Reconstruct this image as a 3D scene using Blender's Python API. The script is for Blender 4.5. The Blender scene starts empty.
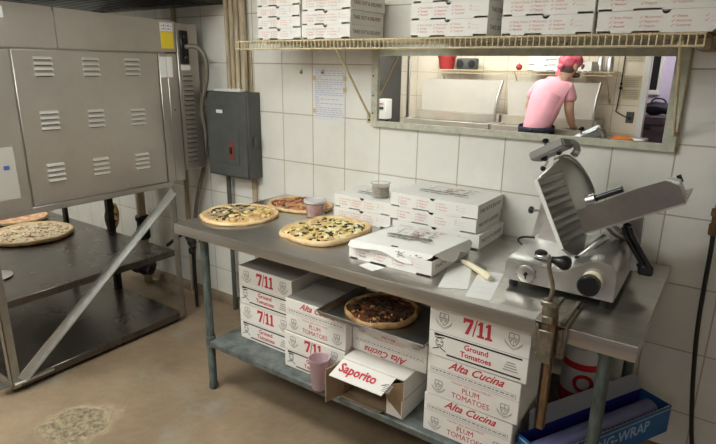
import bpy, bmesh, math, random
from mathutils import Vector, Matrix, noise
PI = math.pi
sc = bpy.context.scene
COL = sc.collection
RND = random.Random(11)

# ------------------------------------------------------------------ materials
def pmat(name, col, rough=.5, metal=0., var=.0, vscale=8., bump=0., bscale=60., coat=0., stretch=None,
         rvar=0., trans=0., ior=1.45, col2=None, alpha=1., subs=0., emit=None, spec=.5):
    m = bpy.data.materials.new(name); m.use_nodes = True
    nt = m.node_tree; b = nt.nodes['Principled BSDF']
    b.inputs['Roughness'].default_value = rough; b.inputs['Metallic'].default_value = metal
    b.inputs['Base Color'].default_value = (*col, 1); b.inputs['Coat Weight'].default_value = coat
    b.inputs['Transmission Weight'].default_value = trans; b.inputs['IOR'].default_value = ior
    b.inputs['Alpha'].default_value = alpha; b.inputs['Specular IOR Level'].default_value = spec
    if emit:
        b.inputs['Emission Color'].default_value = (*emit[0], 1); b.inputs['Emission Strength'].default_value = emit[1]
    tc = nt.nodes.new('ShaderNodeTexCoord'); vec = tc.outputs['Object']
    if stretch:
        mp = nt.nodes.new('ShaderNodeMapping'); mp.inputs['Scale'].default_value = stretch
        nt.links.new(vec, mp.inputs['Vector']); vec = mp.outputs['Vector']
    if var or col2 or rvar:
        n = nt.nodes.new('ShaderNodeTexNoise'); n.inputs['Scale'].default_value = vscale; n.inputs['Detail'].default_value = 6
        n.inputs['Roughness'].default_value = .65
        nt.links.new(vec, n.inputs['Vector'])
        if var or col2:
            r = nt.nodes.new('ShaderNodeValToRGB')
            c2 = col2 if col2 else tuple(c * (1 - var) for c in col)
            r.color_ramp.elements[0].position = .35; r.color_ramp.elements[1].position = .65
            r.color_ramp.elements[0].color = (*c2, 1); r.color_ramp.elements[1].color = (*col, 1)
            nt.links.new(n.outputs['Fac'], r.inputs['Fac']); nt.links.new(r.outputs['Color'], b.inputs['Base Color'])
        if rvar:
            mr = nt.nodes.new('ShaderNodeMapRange'); mr.inputs['To Min'].default_value = max(.03, rough - rvar); mr.inputs['To Max'].default_value = rough + rvar
            nt.links.new(n.outputs['Fac'], mr.inputs['Value']); nt.links.new(mr.outputs['Result'], b.inputs['Roughness'])
    if bump:
        n2 = nt.nodes.new('ShaderNodeTexNoise'); n2.inputs['Scale'].default_value = bscale; n2.inputs['Detail'].default_value = 4
        nt.links.new(vec, n2.inputs['Vector'])
        bp = nt.nodes.new('ShaderNodeBump'); bp.inputs['Strength'].default_value = bump; bp.inputs['Distance'].default_value = .003
        nt.links.new(n2.outputs['Fac'], bp.inputs['Height']); nt.links.new(bp.outputs['Normal'], b.inputs['Normal'])
    return m

def tilemat(name, axis, tw, th, ox, oz, col, grout, mort=.0032, dirt=(.55, .50, .42), dirtamt=.35):
    m = bpy.data.materials.new(name); m.use_nodes = True
    nt = m.node_tree; b = nt.nodes['Principled BSDF']; L = nt.links
    tc = nt.nodes.new('ShaderNodeTexCoord'); sp = nt.nodes.new('ShaderNodeSeparateXYZ'); cb = nt.nodes.new('ShaderNodeCombineXYZ')
    L.new(tc.outputs['Object'], sp.inputs[0])
    ad = nt.nodes.new('ShaderNodeVectorMath'); ad.operation = 'SUBTRACT'; ad.inputs[1].default_value = (ox - 20 * tw, oz - 10 * th, 0)
    L.new(sp.outputs[axis], cb.inputs[0]); L.new(sp.outputs['Z'], cb.inputs[1]); L.new(cb.outputs[0], ad.inputs[0])
    br = nt.nodes.new('ShaderNodeTexBrick'); br.offset = 0; br.squash = 1
    for k, v in (('Scale', 1), ('Mortar Size', mort), ('Mortar Smooth', .15), ('Bias', 0), ('Brick Width', tw), ('Row Height', th)):
        br.inputs[k].default_value = v
    br.inputs['Color1'].default_value = (*col, 1); br.inputs['Color2'].default_value = (*[c * .955 for c in col], 1); br.inputs['Mortar'].default_value = (*grout, 1)
    L.new(ad.outputs[0], br.inputs['Vector'])
    n = nt.nodes.new('ShaderNodeTexNoise'); n.inputs['Scale'].default_value = 2.2; n.inputs['Detail'].default_value = 8; n.inputs['Roughness'].default_value = .7
    L.new(tc.outputs['Object'], n.inputs['Vector'])
    mr = nt.nodes.new('ShaderNodeMapRange'); mr.inputs['From Min'].default_value = .45; mr.inputs['From Max'].default_value = .8; mr.inputs['To Max'].default_value = dirtamt
    L.new(n.outputs['Fac'], mr.inputs['Value'])
    mx = nt.nodes.new('ShaderNodeMix'); mx.data_type = 'RGBA'; mx.blend_type = 'MULTIPLY'
    mx.inputs['B'].default_value = (*dirt, 1); L.new(mr.outputs[0], mx.inputs['Factor']); L.new(br.outputs['Color'], mx.inputs['A'])
    L.new(mx.outputs['Result'], b.inputs['Base Color'])
    rr = nt.nodes.new('ShaderNodeMapRange'); rr.inputs['To Min'].default_value = .16; rr.inputs['To Max'].default_value = .8
    L.new(br.outputs['Fac'], rr.inputs['Value']); L.new(rr.outputs[0], b.inputs['Roughness'])
    bp = nt.nodes.new('ShaderNodeBump'); bp.invert = True; bp.inputs['Strength'].default_value = .6; bp.inputs['Distance'].default_value = .002
    L.new(br.outputs['Fac'], bp.inputs['Height']); L.new(bp.outputs['Normal'], b.inputs['Normal'])
    return m

TW, TH, TX, TZ = .23, .2843, -1.2973, 1.1066
M = {}
M['tile'] = tilemat('white glazed tile', 'X', TW, TH, TX, TZ, (.80, .79, .735), (.47, .41, .32))
M['tile_side'] = tilemat('white glazed side tile', 'Y', TW, TH, TX, TZ, (.80, .79, .735), (.40, .33, .25))
M['tile_opp'] = tilemat('cream tile', 'X', .30, .30, .1, .1, (.84, .74, .60), (.50, .40, .30))
M['lilac'] = pmat('lilac paint', (.62, .56, .72), .6, var=.05)
M['ceiling'] = pmat('ceiling paint', (.62, .59, .53), .8, var=.08, vscale=2)
M['steel'] = pmat('brushed stainless', (.57, .55, .515), .30, .95, var=.14, vscale=5, stretch=(.6, 9, 9), rvar=.07, bump=.03, bscale=50)
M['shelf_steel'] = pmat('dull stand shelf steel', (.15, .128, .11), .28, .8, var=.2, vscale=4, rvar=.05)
M['oven_steel'] = pmat('oven stainless', (.53, .49, .445), .42, .9, var=.12, vscale=3, stretch=(1, 1.2, 1.2), rvar=.06)
M['louvre_highlight'] = pmat('louvre steel with painted highlight', (.74, .71, .66), .4, .75)  # paler than the panel steel: the louvres' highlight is put into the colour
M['oven_dark'] = pmat('painted gap shade', (.03, .028, .025), .7)
M['alu'] = pmat('bright aluminium', (.60, .595, .57), .36, .92, var=.12, vscale=14, rvar=.08)
M['grey_cast'] = pmat('grey cast metal', (.36, .36, .345), .5, .35, var=.1)
M['angle'] = pmat('stand angle steel', (.42, .40, .36), .42, .9, var=.25, vscale=9)
M['galv'] = pmat('weathered galvanised', (.20, .222, .21), .55, .35, col2=(.095, .105, .10), vscale=16, bump=.15, bscale=40)
M['leggreen'] = pmat('oxidised green leg', (.125, .155, .14), .55, .3, col2=(.05, .06, .055), vscale=13, stretch=(3, 3, .8), bump=.2)
M['dark_metal'] = pmat('dark iron', (.035, .032, .03), .55, .5, var=.4, vscale=20)
M['black'] = pmat('black plastic', (.012, .012, .013), .28)
M['rubber'] = pmat('black rubber', (.02, .019, .018), .6)
M['panel_grey'] = pmat('grey enamel', (.092, .097, .090), .5, var=.25, vscale=6)
M['cream_pipe'] = pmat('cream painted pipe', (.56, .48, .35), .6, col2=(.32, .24, .14), vscale=18, stretch=(3, 3, .4))
M['wire'] = pmat('cream coated wire', (.66, .56, .35), .5, var=.25, vscale=20)
M['white_card'] = pmat('white cardboard', (.80, .785, .745), .75, var=.04, vscale=12)
M['kraft'] = pmat('kraft cardboard', (.40, .28, .17), .85, var=.2, vscale=25)
M['case_card'] = pmat('white printed case', (.78, .745, .69), .7, var=.06, vscale=8)
M['case_top'] = pmat('grey case board', (.34, .315, .28), .75, var=.12, vscale=5)
M['red_ink'] = pmat('red ink', (.52, .035, .05), .6)
M['pale_red'] = pmat('faded red ink', (.66, .30, .27), .7)
M['brown_ink'] = pmat('brown ink', (.27, .10, .07), .7)
M['black_ink'] = pmat('black ink', (.025, .025, .025), .6)
M['grey_ink'] = pmat('grey ink', (.30, .29, .27), .7)
M['olive_ink'] = pmat('olive grey ink', (.25, .25, .19), .75, var=.4, vscale=50)
M['white_paper'] = pmat('white paper', (.80, .79, .76), .7, var=.03)
M['blue_paper'] = pmat('pale handwritten sheet', (.70, .70, .71), .7, var=.05)
M['pen_pale'] = pmat('faint print', (.55, .56, .60), .7)
M['pen'] = pmat('blue pen', (.36, .38, .50), .7)
M['green_frame'] = pmat('chipped pale green paint', (.40, .42, .33), .6, col2=(.58, .55, .45), vscale=30, bump=.2, bscale=50)
M['mirror'] = pmat('mirror silver', (.93, .93, .92), .0, 1.)
M['yellow'] = pmat('yellow sticker', (.80, .62, .04), .6)
M['red_label'] = pmat('dull red label', (.20, .045, .04), .6)
M['bronze'] = pmat('worn bronze iron', (.33, .30, .24), .48, .85, col2=(.17, .145, .11), vscale=25, bump=.12)
M['rust'] = pmat('rusty bar', (.24, .14, .065), .6, .55, col2=(.08, .045, .025), vscale=22, stretch=(3, 3, .7))
M['cream_plastic'] = pmat('cream plastic', (.80, .72, .52), .4)
M['pink_plastic'] = pmat('pink translucent plastic', (.82, .62, .66), .4, trans=.5, var=.05)
M['deli'] = pmat('clear deli plastic', (.95, .93, .92), .12, trans=.92, ior=1.15)
M['deli_lid'] = pmat('cloudy lid plastic', (.80, .76, .74), .35, trans=.3)
M['sauce'] = pmat('red sauce', (.60, .24, .21), .45, col2=(.72, .46, .42), vscale=40)
M['greysauce'] = pmat('grey brown dressing', (.50, .46, .37), .4, col2=(.42, .37, .28), vscale=30)
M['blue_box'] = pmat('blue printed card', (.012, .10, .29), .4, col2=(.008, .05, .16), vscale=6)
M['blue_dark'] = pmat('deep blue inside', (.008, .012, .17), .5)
M['lightblue'] = pmat('pale blue print', (.30, .44, .58), .5)
M['film'] = pmat('clear film roll', (.16, .17, .34), .2, var=.2, vscale=10, stretch=(1, 1, 12), coat=.4)
M['can_red'] = pmat('can red print', (.45, .02, .02), .4)
M['can_white'] = pmat('can white print', (.55, .53, .50), .4)
M['crust'] = pmat('baked crust', (.72, .49, .24), .7, col2=(.36, .19, .07), vscale=16, bump=.5, bscale=45)
M['crust_dark'] = pmat('well baked crust', (.60, .39, .17), .7, col2=(.20, .09, .03), vscale=15, bump=.6, bscale=45)
M['crust_pale'] = pmat('pale crust', (.78, .60, .36), .7, col2=(.56, .34, .13), vscale=14, bump=.5, bscale=45)
M['cheese_gold'] = pmat('golden cheese', (.66, .45, .19), .5, col2=(.44, .21, .07), vscale=24, bump=.6, bscale=55)
M['cheese_yellow'] = pmat('yellow cheese', (.76, .66, .30), .5, col2=(.66, .46, .15), vscale=22, bump=.6, bscale=55)
M['sauce_top'] = pmat('tomato and cheese', (.42, .115, .05), .45, col2=(.58, .30, .12), vscale=18, bump=.6, bscale=55)
M['dark_top'] = pmat('browned topping', (.085, .035, .016), .4, col2=(.24, .10, .035), vscale=22, bump=.8, bscale=60)
M['raw_cheese'] = pmat('shredded raw cheese', (.78, .69, .50), .7, col2=(.52, .33, .18), vscale=38, bump=1., bscale=90)
M['raw_red'] = pmat('raw tomato topping', (.58, .17, .07), .5, col2=(.72, .50, .32), vscale=20, bump=.6)
M['spinach'] = pmat('dark spinach', (.035, .05, .02), .6, var=.5, vscale=60)
M['mushroom'] = pmat('mushroom slice', (.46, .36, .24), .6, var=.4, vscale=40)
M['ricotta'] = pmat('white cheese dab', (.80, .72, .48), .5)
M['salami'] = pmat('meat strip', (.30, .075, .045), .45, var=.4, vscale=40)
M['char'] = pmat('charred spot', (.05, .028, .015), .7)
M['tray'] = pmat('used sheet pan', (.42, .41, .39), .33, .95, var=.2, vscale=8)
M['skin'] = pmat('skin', (.66, .40, .28), .55)
M['hair'] = pmat('dark grey hair', (.13, .10, .085), .7, var=.3, vscale=60)
M['pink_shirt'] = pmat('pink t-shirt cloth', (.80, .38, .44), .8, var=.1, vscale=9, bump=.1, bscale=30)
M['bandana'] = pmat('red patterned bandana', (.70, .04, .10), .75, col2=(.80, .28, .33), vscale=22)
M['navy'] = pmat('dark apron cloth', (.025, .025, .04), .8)
M['trouser'] = pmat('dark trousers', (.05, .05, .06), .85)
M['red_pail'] = pmat('red plastic', (.36, .035, .03), .5)
M['orange'] = pmat('orange cloth', (.80, .25, .04), .8, var=.3, vscale=30)
M['plum'] = pmat('dark plum enamel', (.10, .07, .11), .45)
M['glass_dark'] = pmat('dark window glass', (.01, .012, .014), .08)
M['white_paint'] = pmat('white gloss paint', (.75, .74, .72), .4)
M['fridge'] = pmat('dark fridge side', (.085, .082, .078), .5, var=.15)
M['yellow_paper'] = pmat('aged paper', (.66, .56, .36), .8, var=.15)
M['hood'] = pmat('dark greasy steel', (.085, .078, .07), .5, .6, var=.3, vscale=4)
M['lamp'] = pmat('lit diffuser', (.9, .88, .82), .5, emit=((1., .93, .80), 5.))
M['white_metal'] = pmat('white enamelled metal', (.75, .74, .70), .45)
M['blue_ink'] = pmat('blue emblem', (.05, .10, .30), .5)
M['label_plate'] = pmat('pale label plate', (.44, .41, .36), .5)
M['lid_beige'] = pmat('beige lid insulation panel', (.42, .38, .325), .5, var=.1, vscale=3)
M['prep_steel'] = pmat('prep table steel', (.50, .45, .38), .5, .45, var=.15, vscale=5)
M['belt'] = pmat('conveyor wire', (.30, .26, .21), .45, .9)

def floor_mat():
    m = bpy.data.materials.new('worn concrete'); m.use_nodes = True
    nt = m.node_tree; L = nt.links; b = nt.nodes['Principled BSDF']
    tc = nt.nodes.new('ShaderNodeTexCoord')
    def noi(s, d=8, r=.6):
        n = nt.nodes.new('ShaderNodeTexNoise'); n.inputs['Scale'].default_value = s; n.inputs['Detail'].default_value = d; n.inputs['Roughness'].default_value = r
        L.new(tc.outputs['Object'], n.inputs['Vector']); return n.outputs['Fac']
    def ramp(f, a, c1, c, c2):
        r = nt.nodes.new('ShaderNodeValToRGB'); r.color_ramp.elements[0].position = a; r.color_ramp.elements[1].position = c
        r.color_ramp.elements[0].color = (*c1, 1); r.color_ramp.elements[1].color = (*c2, 1); L.new(f, r.inputs['Fac']); return r.outputs['Color']
    base = ramp(noi(1.6), .3, (.20, .14, .088), .70, (.37, .275, .175))
    fine = ramp(noi(26, 6, .7), .35, (.72, .70, .66), .7, (1, 1, 1))
    mx = nt.nodes.new('ShaderNodeMix'); mx.data_type = 'RGBA'; mx.blend_type = 'MULTIPLY'; mx.inputs['Factor'].default_value = .55
    L.new(base, mx.inputs['A']); L.new(fine, mx.inputs['B'])
    grey = ramp(noi(2.7, 5), .56, (0, 0, 0), .70, (1, 1, 1))
    mg = nt.nodes.new('ShaderNodeMix'); mg.data_type = 'RGBA'; L.new(grey, mg.inputs['Factor']); L.new(mx.outputs['Result'], mg.inputs['A']); mg.inputs['B'].default_value = (.285, .245, .185, 1)
    # the chipped patch by the stand
    sb = nt.nodes.new('ShaderNodeVectorMath'); sb.operation = 'DISTANCE'; sb.inputs[1].default_value = (-1.40, -1.38, 0)
    nv = nt.nodes.new('ShaderNodeTexNoise'); nv.inputs['Scale'].default_value = 9; nv.inputs['Detail'].default_value = 5
    L.new(tc.outputs['Object'], nv.inputs['Vector'])
    va = nt.nodes.new('ShaderNodeVectorMath'); va.operation = 'MULTIPLY_ADD'; va.inputs[1].default_value = (.22, .22, 0); va.inputs[2].default_value = (-.11, -.11, 0)
    L.new(nv.outputs['Color'], va.inputs[0])
    ab = nt.nodes.new('ShaderNodeVectorMath'); L.new(tc.outputs['Object'], ab.inputs[0]); L.new(va.outputs[0], ab.inputs[1]); L.new(ab.outputs[0], sb.inputs[0])
    pr = nt.nodes.new('ShaderNodeValToRGB'); e = pr.color_ramp.elements
    e[0].position = 0; e[0].color = (1, 1, 1, 1); e[1].position = .17; e[1].color = (0, 0, 0, 1)
    e2 = e.new(.14); e2.color = (1, 1, 1, 1)
    L.new(sb.outputs['Value'], pr.inputs['Fac'])
    ring = nt.nodes.new('ShaderNodeValToRGB'); r = ring.color_ramp.elements
    r[0].position = .125; r[0].color = (0, 0, 0, 1); r[1].position = .20; r[1].color = (0, 0, 0, 1); q = r.new(.155); q.color = (1, 1, 1, 1)
    L.new(sb.outputs['Value'], ring.inputs['Fac'])
    patch = ramp(noi(34, 6, .75), .38, (.11, .085, .06), .62, (.42, .34, .21))
    mp = nt.nodes.new('ShaderNodeMix'); mp.data_type = 'RGBA'; L.new(pr.outputs['Color'], mp.inputs['Factor']); L.new(mg.outputs['Result'], mp.inputs['A']); L.new(patch, mp.inputs['B'])
    ml = nt.nodes.new('ShaderNodeMix'); ml.data_type = 'RGBA'
    mm = nt.nodes.new('ShaderNodeMath'); mm.operation = 'MULTIPLY'; L.new(ring.outputs['Color'], mm.inputs[0]); L.new(noi(14, 3), mm.inputs[1])
    L.new(mm.outputs[0], ml.inputs['Factor']); L.new(mp.outputs['Result'], ml.inputs['A']); ml.inputs['B'].default_value = (.44, .34, .21, 1)
    L.new(ml.outputs['Result'], b.inputs['Base Color'])
    b.inputs['Roughness'].default_value = .55
    bp = nt.nodes.new('ShaderNodeBump'); bp.inputs['Strength'].default_value = .25; bp.inputs['Distance'].default_value = .004
    L.new(noi(30, 6, .7), bp.inputs['Height'])
    bp2 = nt.nodes.new('ShaderNodeBump'); bp2.invert = True; bp2.inputs['Strength'].default_value = .8; bp2.inputs['Distance'].default_value = .008
    L.new(pr.outputs['Color'], bp2.inputs['Height']); L.new(bp.outputs['Normal'], bp2.inputs['Normal']); L.new(bp2.outputs['Normal'], b.inputs['Normal'])
    return m
M['floor'] = floor_mat()

# ------------------------------------------------------------------ mesh builder
class MB:
    def __init__(s): s.bm = bmesh.new(); s.mats = []
    def mi(s, m):
        if m not in s.mats: s.mats.append(m)
        return s.mats.index(m)
    def _fin(s, faces, m, smooth=False):
        i = s.mi(m)
        for f in faces:
            f.material_index = i; f.smooth = smooth
    def box(s, a, b, m, bev=0., mat=None, seg=1):
        lo = [min(p, q) for p, q in zip(a, b)]; hi = [max(p, q) for p, q in zip(a, b)]
        v = [s.bm.verts.new((x, y, z)) for z in (lo[2], hi[2]) for y in (lo[1], hi[1]) for x in (lo[0], hi[0])]
        fs = [s.bm.faces.new([v[i] for i in q]) for q in ((0, 2, 3, 1), (4, 5, 7, 6), (0, 1, 5, 4), (2, 6, 7, 3), (0, 4, 6, 2), (1, 3, 7, 5))]
        s._fin(fs, m)
        if bev:
            ed = list({e for f in fs for e in f.edges})
            r = bmesh.ops.bevel(s.bm, geom=ed, offset=bev, segments=seg, affect='EDGES', profile=.5)
            i = s.mi(m)
            for f in r['faces']: f.material_index = i
            v = list({q for f in r['faces'] for q in f.verts} | {q for q in v if q.is_valid})
        if mat is not None: bmesh.ops.transform(s.bm, matrix=mat, verts=v)
        return s
    def hexa(s, pts, m):
        v = [s.bm.verts.new(p) for p in pts]      # bottom 4 ccw, top 4 ccw
        fs = [s.bm.faces.new([v[i] for i in q]) for q in ((3, 2, 1, 0), (4, 5, 6, 7), (0, 1, 5, 4), (1, 2, 6, 5), (2, 3, 7, 6), (3, 0, 4, 7))]
        s._fin(fs, m); return s
    def quad(s, pts, m):
        s._fin([s.bm.faces.new([s.bm.verts.new(p) for p in pts])], m); return s
    def prism(s, pts, ext, m, mat=None):
        """polygon pts (3d) extruded by vector ext"""
        e = Vector(ext); a = [s.bm.verts.new(p) for p in pts]; b = [s.bm.verts.new(Vector(p) + e) for p in pts]
        n = len(pts); fs = [s.bm.faces.new(a), s.bm.faces.new(b[::-1])]
        for i in range(n): fs.append(s.bm.faces.new([a[i], b[i], b[(i + 1) % n], a[(i + 1) % n]]))
        s._fin(fs, m)
        if mat is not None: bmesh.ops.transform(s.bm, matrix=mat, verts=a + b)
        return s
    def lathe(s, prof, m, c=(0, 0, 0), axis='Z', n=24, cap0=True, cap1=True, mat=None):
        rings = []; C = Vector(c)
        for r, h in prof:
            ring = []
            for i in range(n):
                t = 2 * PI * i / n; p = (r * math.cos(t), r * math.sin(t), h)
                if axis == 'X': p = (p[2], p[0], p[1])
                elif axis == 'Y': p = (p[1], p[2], p[0])
                ring.append(s.bm.verts.new(C + Vector(p)))
            rings.append(ring)
        fs = []
        for a, b in zip(rings, rings[1:]):
            for i in range(n): fs.append(s.bm.faces.new([a[i], a[(i + 1) % n], b[(i + 1) % n], b[i]]))
        if cap0: fs.append(s.bm.faces.new(rings[0][::-1]))
        if cap1: fs.append(s.bm.faces.new(rings[-1]))
        s._fin(fs, m, True)
        if mat is not None: bmesh.ops.transform(s.bm, matrix=mat, verts=[v for r in rings for v in r])
        return s
    def cyl(s, p, q, r, m, n=16, r2=None):
        p = Vector(p); q = Vector(q); d = q - p
        mt = Matrix.Translation(p) @ d.to_track_quat('Z', 'Y').to_matrix().to_4x4()
        return s.lathe([(r, 0), (r2 if r2 else r, d.length)], m, n=n, mat=mt)
    def ball(s, c, r, m, sc_=(1, 1, 1), n=16):
        k = n // 2; prof = [(r * math.sin(PI * i / k), -r * math.cos(PI * i / k)) for i in range(1, k)]
        mt = Matrix.Translation(c) @ Matrix.Diagonal((*sc_, 1))
        return s.lathe(prof, m, n=n, mat=mt)
    def tube(s, pts, r, m, n=8, smooth_path=0):
        P = [Vector(p) for p in pts]
        for _ in range(smooth_path):
            Q = [P[0]]
            for a, b in zip(P, P[1:]): Q += [a.lerp(b, .25), a.lerp(b, .75)]
            P = Q + [P[-1]]
        rings = []; prev = None
        for i, p in enumerate(P):
            d = (P[min(i + 1, len(P) - 1)] - P[max(i - 1, 0)]).normalized()
            if prev is None:
                u = d.orthogonal().normalized()
            else:
                u = (prev - d * prev.dot(d)).normalized()
            prev = u; w = d.cross(u)
            rr = r[i] if isinstance(r, (list, tuple)) and not smooth_path else (r if not isinstance(r, (list, tuple)) else r[0])
            rings.append([s.bm.verts.new(p + (u * math.cos(2 * PI * k / n) + w * math.sin(2 * PI * k / n)) * rr) for k in range(n)])
        fs = [s.bm.faces.new(rings[0][::-1]), s.bm.faces.new(rings[-1])]
        for a, b in zip(rings, rings[1:]):
            for k in range(n): fs.append(s.bm.faces.new([a[k], a[(k + 1) % n], b[(k + 1) % n], b[k]]))
        s._fin(fs, m, True); return s
    def add(s, verts, faces, m, mat):
        v = [s.bm.verts.new(mat @ Vector(p)) for p in verts]; fs = []
        for f in faces:
            try: fs.append(s.bm.faces.new([v[i] for i in f]))
            except ValueError: pass
        s._fin(fs, m); return s
    def text(s, st, size, m, mat, shear=0., bold=0., align='CENTER', sx=1.):
        vs, fs = glyphs(st, shear, bold, align)
        return s.add(vs, fs, m, mat @ Matrix.Diagonal((size * sx, size, size, 1)))
    def xform(s, mat): bmesh.ops.transform(s.bm, matrix=mat, verts=s.bm.verts[:]); return s
    def build(s, name, parent=None, smooth_angle=None, recalc=True):
        if recalc: bmesh.ops.recalc_face_normals(s.bm, faces=s.bm.faces[:])
        me = bpy.data.meshes.new(name); s.bm.to_mesh(me); s.bm.free()
        for m in s.mats: me.materials.append(m)
        if smooth_angle:
            for p in me.polygons: p.use_smooth = True
        me.set_sharp_from_angle(angle=math.radians(smooth_angle or 40))
        o = bpy.data.objects.new(name, me); COL.objects.link(o)
        if parent: o.parent = parent
        return o

_G = {}
def glyphs(st, shear, bold, align):
    k = (st, shear, bold, align)
    if k not in _G:
        cu = bpy.data.curves.new('lettering', 'FONT'); cu.body = st; cu.size = 1; cu.shear = shear; cu.offset = bold
        cu.align_x = align; cu.align_y = 'CENTER'; cu.resolution_u = 2
        o = bpy.data.objects.new('lettering', cu); COL.objects.link(o)
        dg = bpy.context.evaluated_depsgraph_get(); dg.update()
        me = bpy.data.meshes.new_from_object(o.evaluated_get(dg))
        _G[k] = ([tuple(v.co) for v in me.vertices], [tuple(p.vertices) for p in me.polygons])
        bpy.data.objects.remove(o); bpy.data.curves.remove(cu); bpy.data.meshes.remove(me)
    return _G[k]

def T(x, y, z): return Matrix.Translation((x, y, z))
def RX(a): return Matrix.Rotation(a, 4, 'X')
def RY(a): return Matrix.Rotation(a, 4, 'Y')
def RZ(a): return Matrix.Rotation(a, 4, 'Z')
FRONT = RX(PI / 2)                # text in XY -> stands in XZ facing -Y
SIDE = RZ(PI / 2) @ RX(PI / 2)    # faces +X, reads along +Y

def tag(o, label, cat, group=None, kind=None):
    o['label'] = label; o['category'] = cat
    if group: o['group'] = group
    if kind: o['kind'] = kind
    return o
def thing(name, label, cat, loc=(0, 0, 0), rz=0, group=None):
    o = bpy.data.objects.new(name, None); COL.objects.link(o); o.location = loc; o.rotation_euler = (0, 0, rz)
    o.empty_display_size = .05
    return tag(o, label, cat, group)
def struct(o, label=None, cat=None):
    o['kind'] = 'structure'
    if label: o['label'] = label
    if cat: o['category'] = cat
    return o
def off(mb, loc): return mb.xform(Matrix.Translation(-Vector(loc)))   # world coordinates -> thing's local

def dup(root, loc, rz, label, group=None):
    r = root.copy(); COL.objects.link(r); r.location = loc; r.rotation_euler = (0, 0, rz); r['label'] = label
    if group: r['group'] = group
    for ch in list(root.children):
        c = ch.copy(); COL.objects.link(c); c.parent = r
        for g in list(ch.children):
            d = g.copy(); COL.objects.link(d); d.parent = c
    return r

# ------------------------------------------------------------------ setting
CEIL = 2.62; YB = -4.024          # opposite wall plane
XL, XR = -4.3, 2.4
def V(x, Y, z): return (x, -Y - .024, z)     # a point seen at depth Y in the mirror -> its real place in the room

struct(MB().box((XL, YB - 2.2, -.06), (XR, .0, 0), M['floor']).build('floor'), 'brown worn concrete floor with a chipped patch', 'floor')
struct(MB().box((XL, 0, -.06), (XR, .12, CEIL), M['tile']).build('wall_back'), 'white glazed tile wall behind the steel table', 'wall')
struct(MB().box((XL - .12, YB - .1, -.06), (XL, .12, CEIL), M['tile_side']).build('wall_left'), 'tiled wall beyond the oven', 'wall')
struct(MB().box((XR, YB - 2.2, -.06), (XR + .12, .12, CEIL), M['tile_side']).build('wall_right'), 'tiled wall at the side of the kitchen', 'wall')
struct(MB().box((XL, YB - 2.2, CEIL), (XR, .12, CEIL + .08), M['ceiling']).build('ceiling'), 'plain off-white ceiling', 'ceiling')
DX0, DX1 = .11, 1.35
wo = MB(); wo.box((XL, YB - .1, -.06), (DX0, YB, CEIL), M['tile_opp']); wo.box((DX1, YB - .1, -.06), (XR, YB, CEIL), M['tile_opp']); wo.box((DX0, YB - .1, 2.12), (DX1, YB, CEIL), M['tile_opp'])
struct(wo.build('wall_opposite'), 'cream tiled wall with a doorway, seen in the mirror', 'wall')
struct(MB().box((XL, YB - 2.2, -.06), (XR, YB - 2.1, CEIL), M['lilac']).build('wall_lilac'), 'lilac wall beyond the doorway', 'wall')
struct(MB().box((XL - .12, YB - 2.2, -.06), (XL, YB - .1, CEIL), M['lilac']).build('wall_lilac_end'), 'lilac end wall of the next room', 'wall')
df = MB(); df.box((DX0 - .06, YB, 0), (DX0, YB + .02, 2.18), M['white_paint'], .003); df.box((DX1, YB, 0), (DX1 + .06, YB + .02, 2.18), M['white_paint'], .003); df.box((DX0 - .06, YB, 2.12), (DX1 + .06, YB + .02, 2.2), M['white_paint'], .003)
struct(df.build('trim_1'), 'white door casing around the doorway', 'trim')
# dark window in the lilac room (in the mirror)
wy = YB - 2.1
w1 = MB()
for a, b in (((-.36, wy, 1.38), (-.32, wy + .03, 2.24)), ((-.06, wy, 1.38), (-.02, wy + .03, 2.24)), ((-.36, wy, 1.34), (-.02, wy + .04, 1.40)), ((-.36, wy, 2.22), (-.02, wy + .03, 2.27))): w1.box(a, b, M['white_paint'], .003)
w1 = struct(w1.build('window_1'), 'dark window with white frame on the lilac wall', 'window')
MB().box((-.32, wy + .004, 1.4), (-.06, wy + .012, 2.22), M['glass_dark']).build('pane', w1)
bb = MB(); bb.prism([(XL, 0, 0), (XL, -.022, 0), (XL, -.02, .05), (XL, -.004, .072), (XL, 0, .072)], (XR - XL, 0, 0), pmat('grimy cove base', (.32, .235, .15), .7, var=.4, vscale=8))
struct(bb.build('baseboard_back'), 'grimy low cove along the foot of the tile wall', 'baseboard')
tr = MB(); tr.box((-1.575, -.012, .073), (-1.535, 0, 1.75), M['cream_pipe'], .003)
struct(tr.build('trim_2'), 'stained cream strip running down the tiles beside the grey electrical box', 'trim')

# ceiling lights (the lamps that light the room)
def ceiling_light(x, y, lx, ly, label, energy, color=(1., 1.08, 1.09), up=.7):
    r = thing('ceiling_light', label, 'light', (x, y, CEIL))
    h = MB()
    h.box((-lx / 2 - .02, -ly / 2 - .02, -.19), (lx / 2 + .02, ly / 2 + .02, -.17), M['white_metal'], .003)
    for s_ in (-1, 1): h.cyl((s_ * lx * .4, 0, -.17), (s_ * lx * .4, 0, 0), .008, M['white_metal'], 10)
    h.build('housing', r)
    MB().box((-lx / 2, -ly / 2, -.20), (lx / 2, ly / 2, -.191), M['lamp']).build('diffuser', r)
    for z, e, rx in ((-.21, energy, 0), (-.155, energy * up, PI)):
        if e <= 0: continue
        li = bpy.data.lights.new('lamp_light', 'AREA'); li.shape = 'RECTANGLE'; li.size = lx; li.size_y = ly; li.energy = e; li.color = color
        o = bpy.data.objects.new('lamp_light', li); COL.objects.link(o); o.parent = r; o.location = (0, 0, z); o.rotation_euler = (rx, 0, 0)
ceiling_light(-.75, -1.65, 1.2, .4, 'long ceiling lamp over the aisle before the steel table', 26)
ceiling_light(-2.2, -2.75, 1.2, .4, 'long ceiling lamp between oven and opposite wall', 22)
ceiling_light(-3.8, -1.1, .4, 1.2, 'long ceiling lamp beyond the oven', 20)
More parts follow.
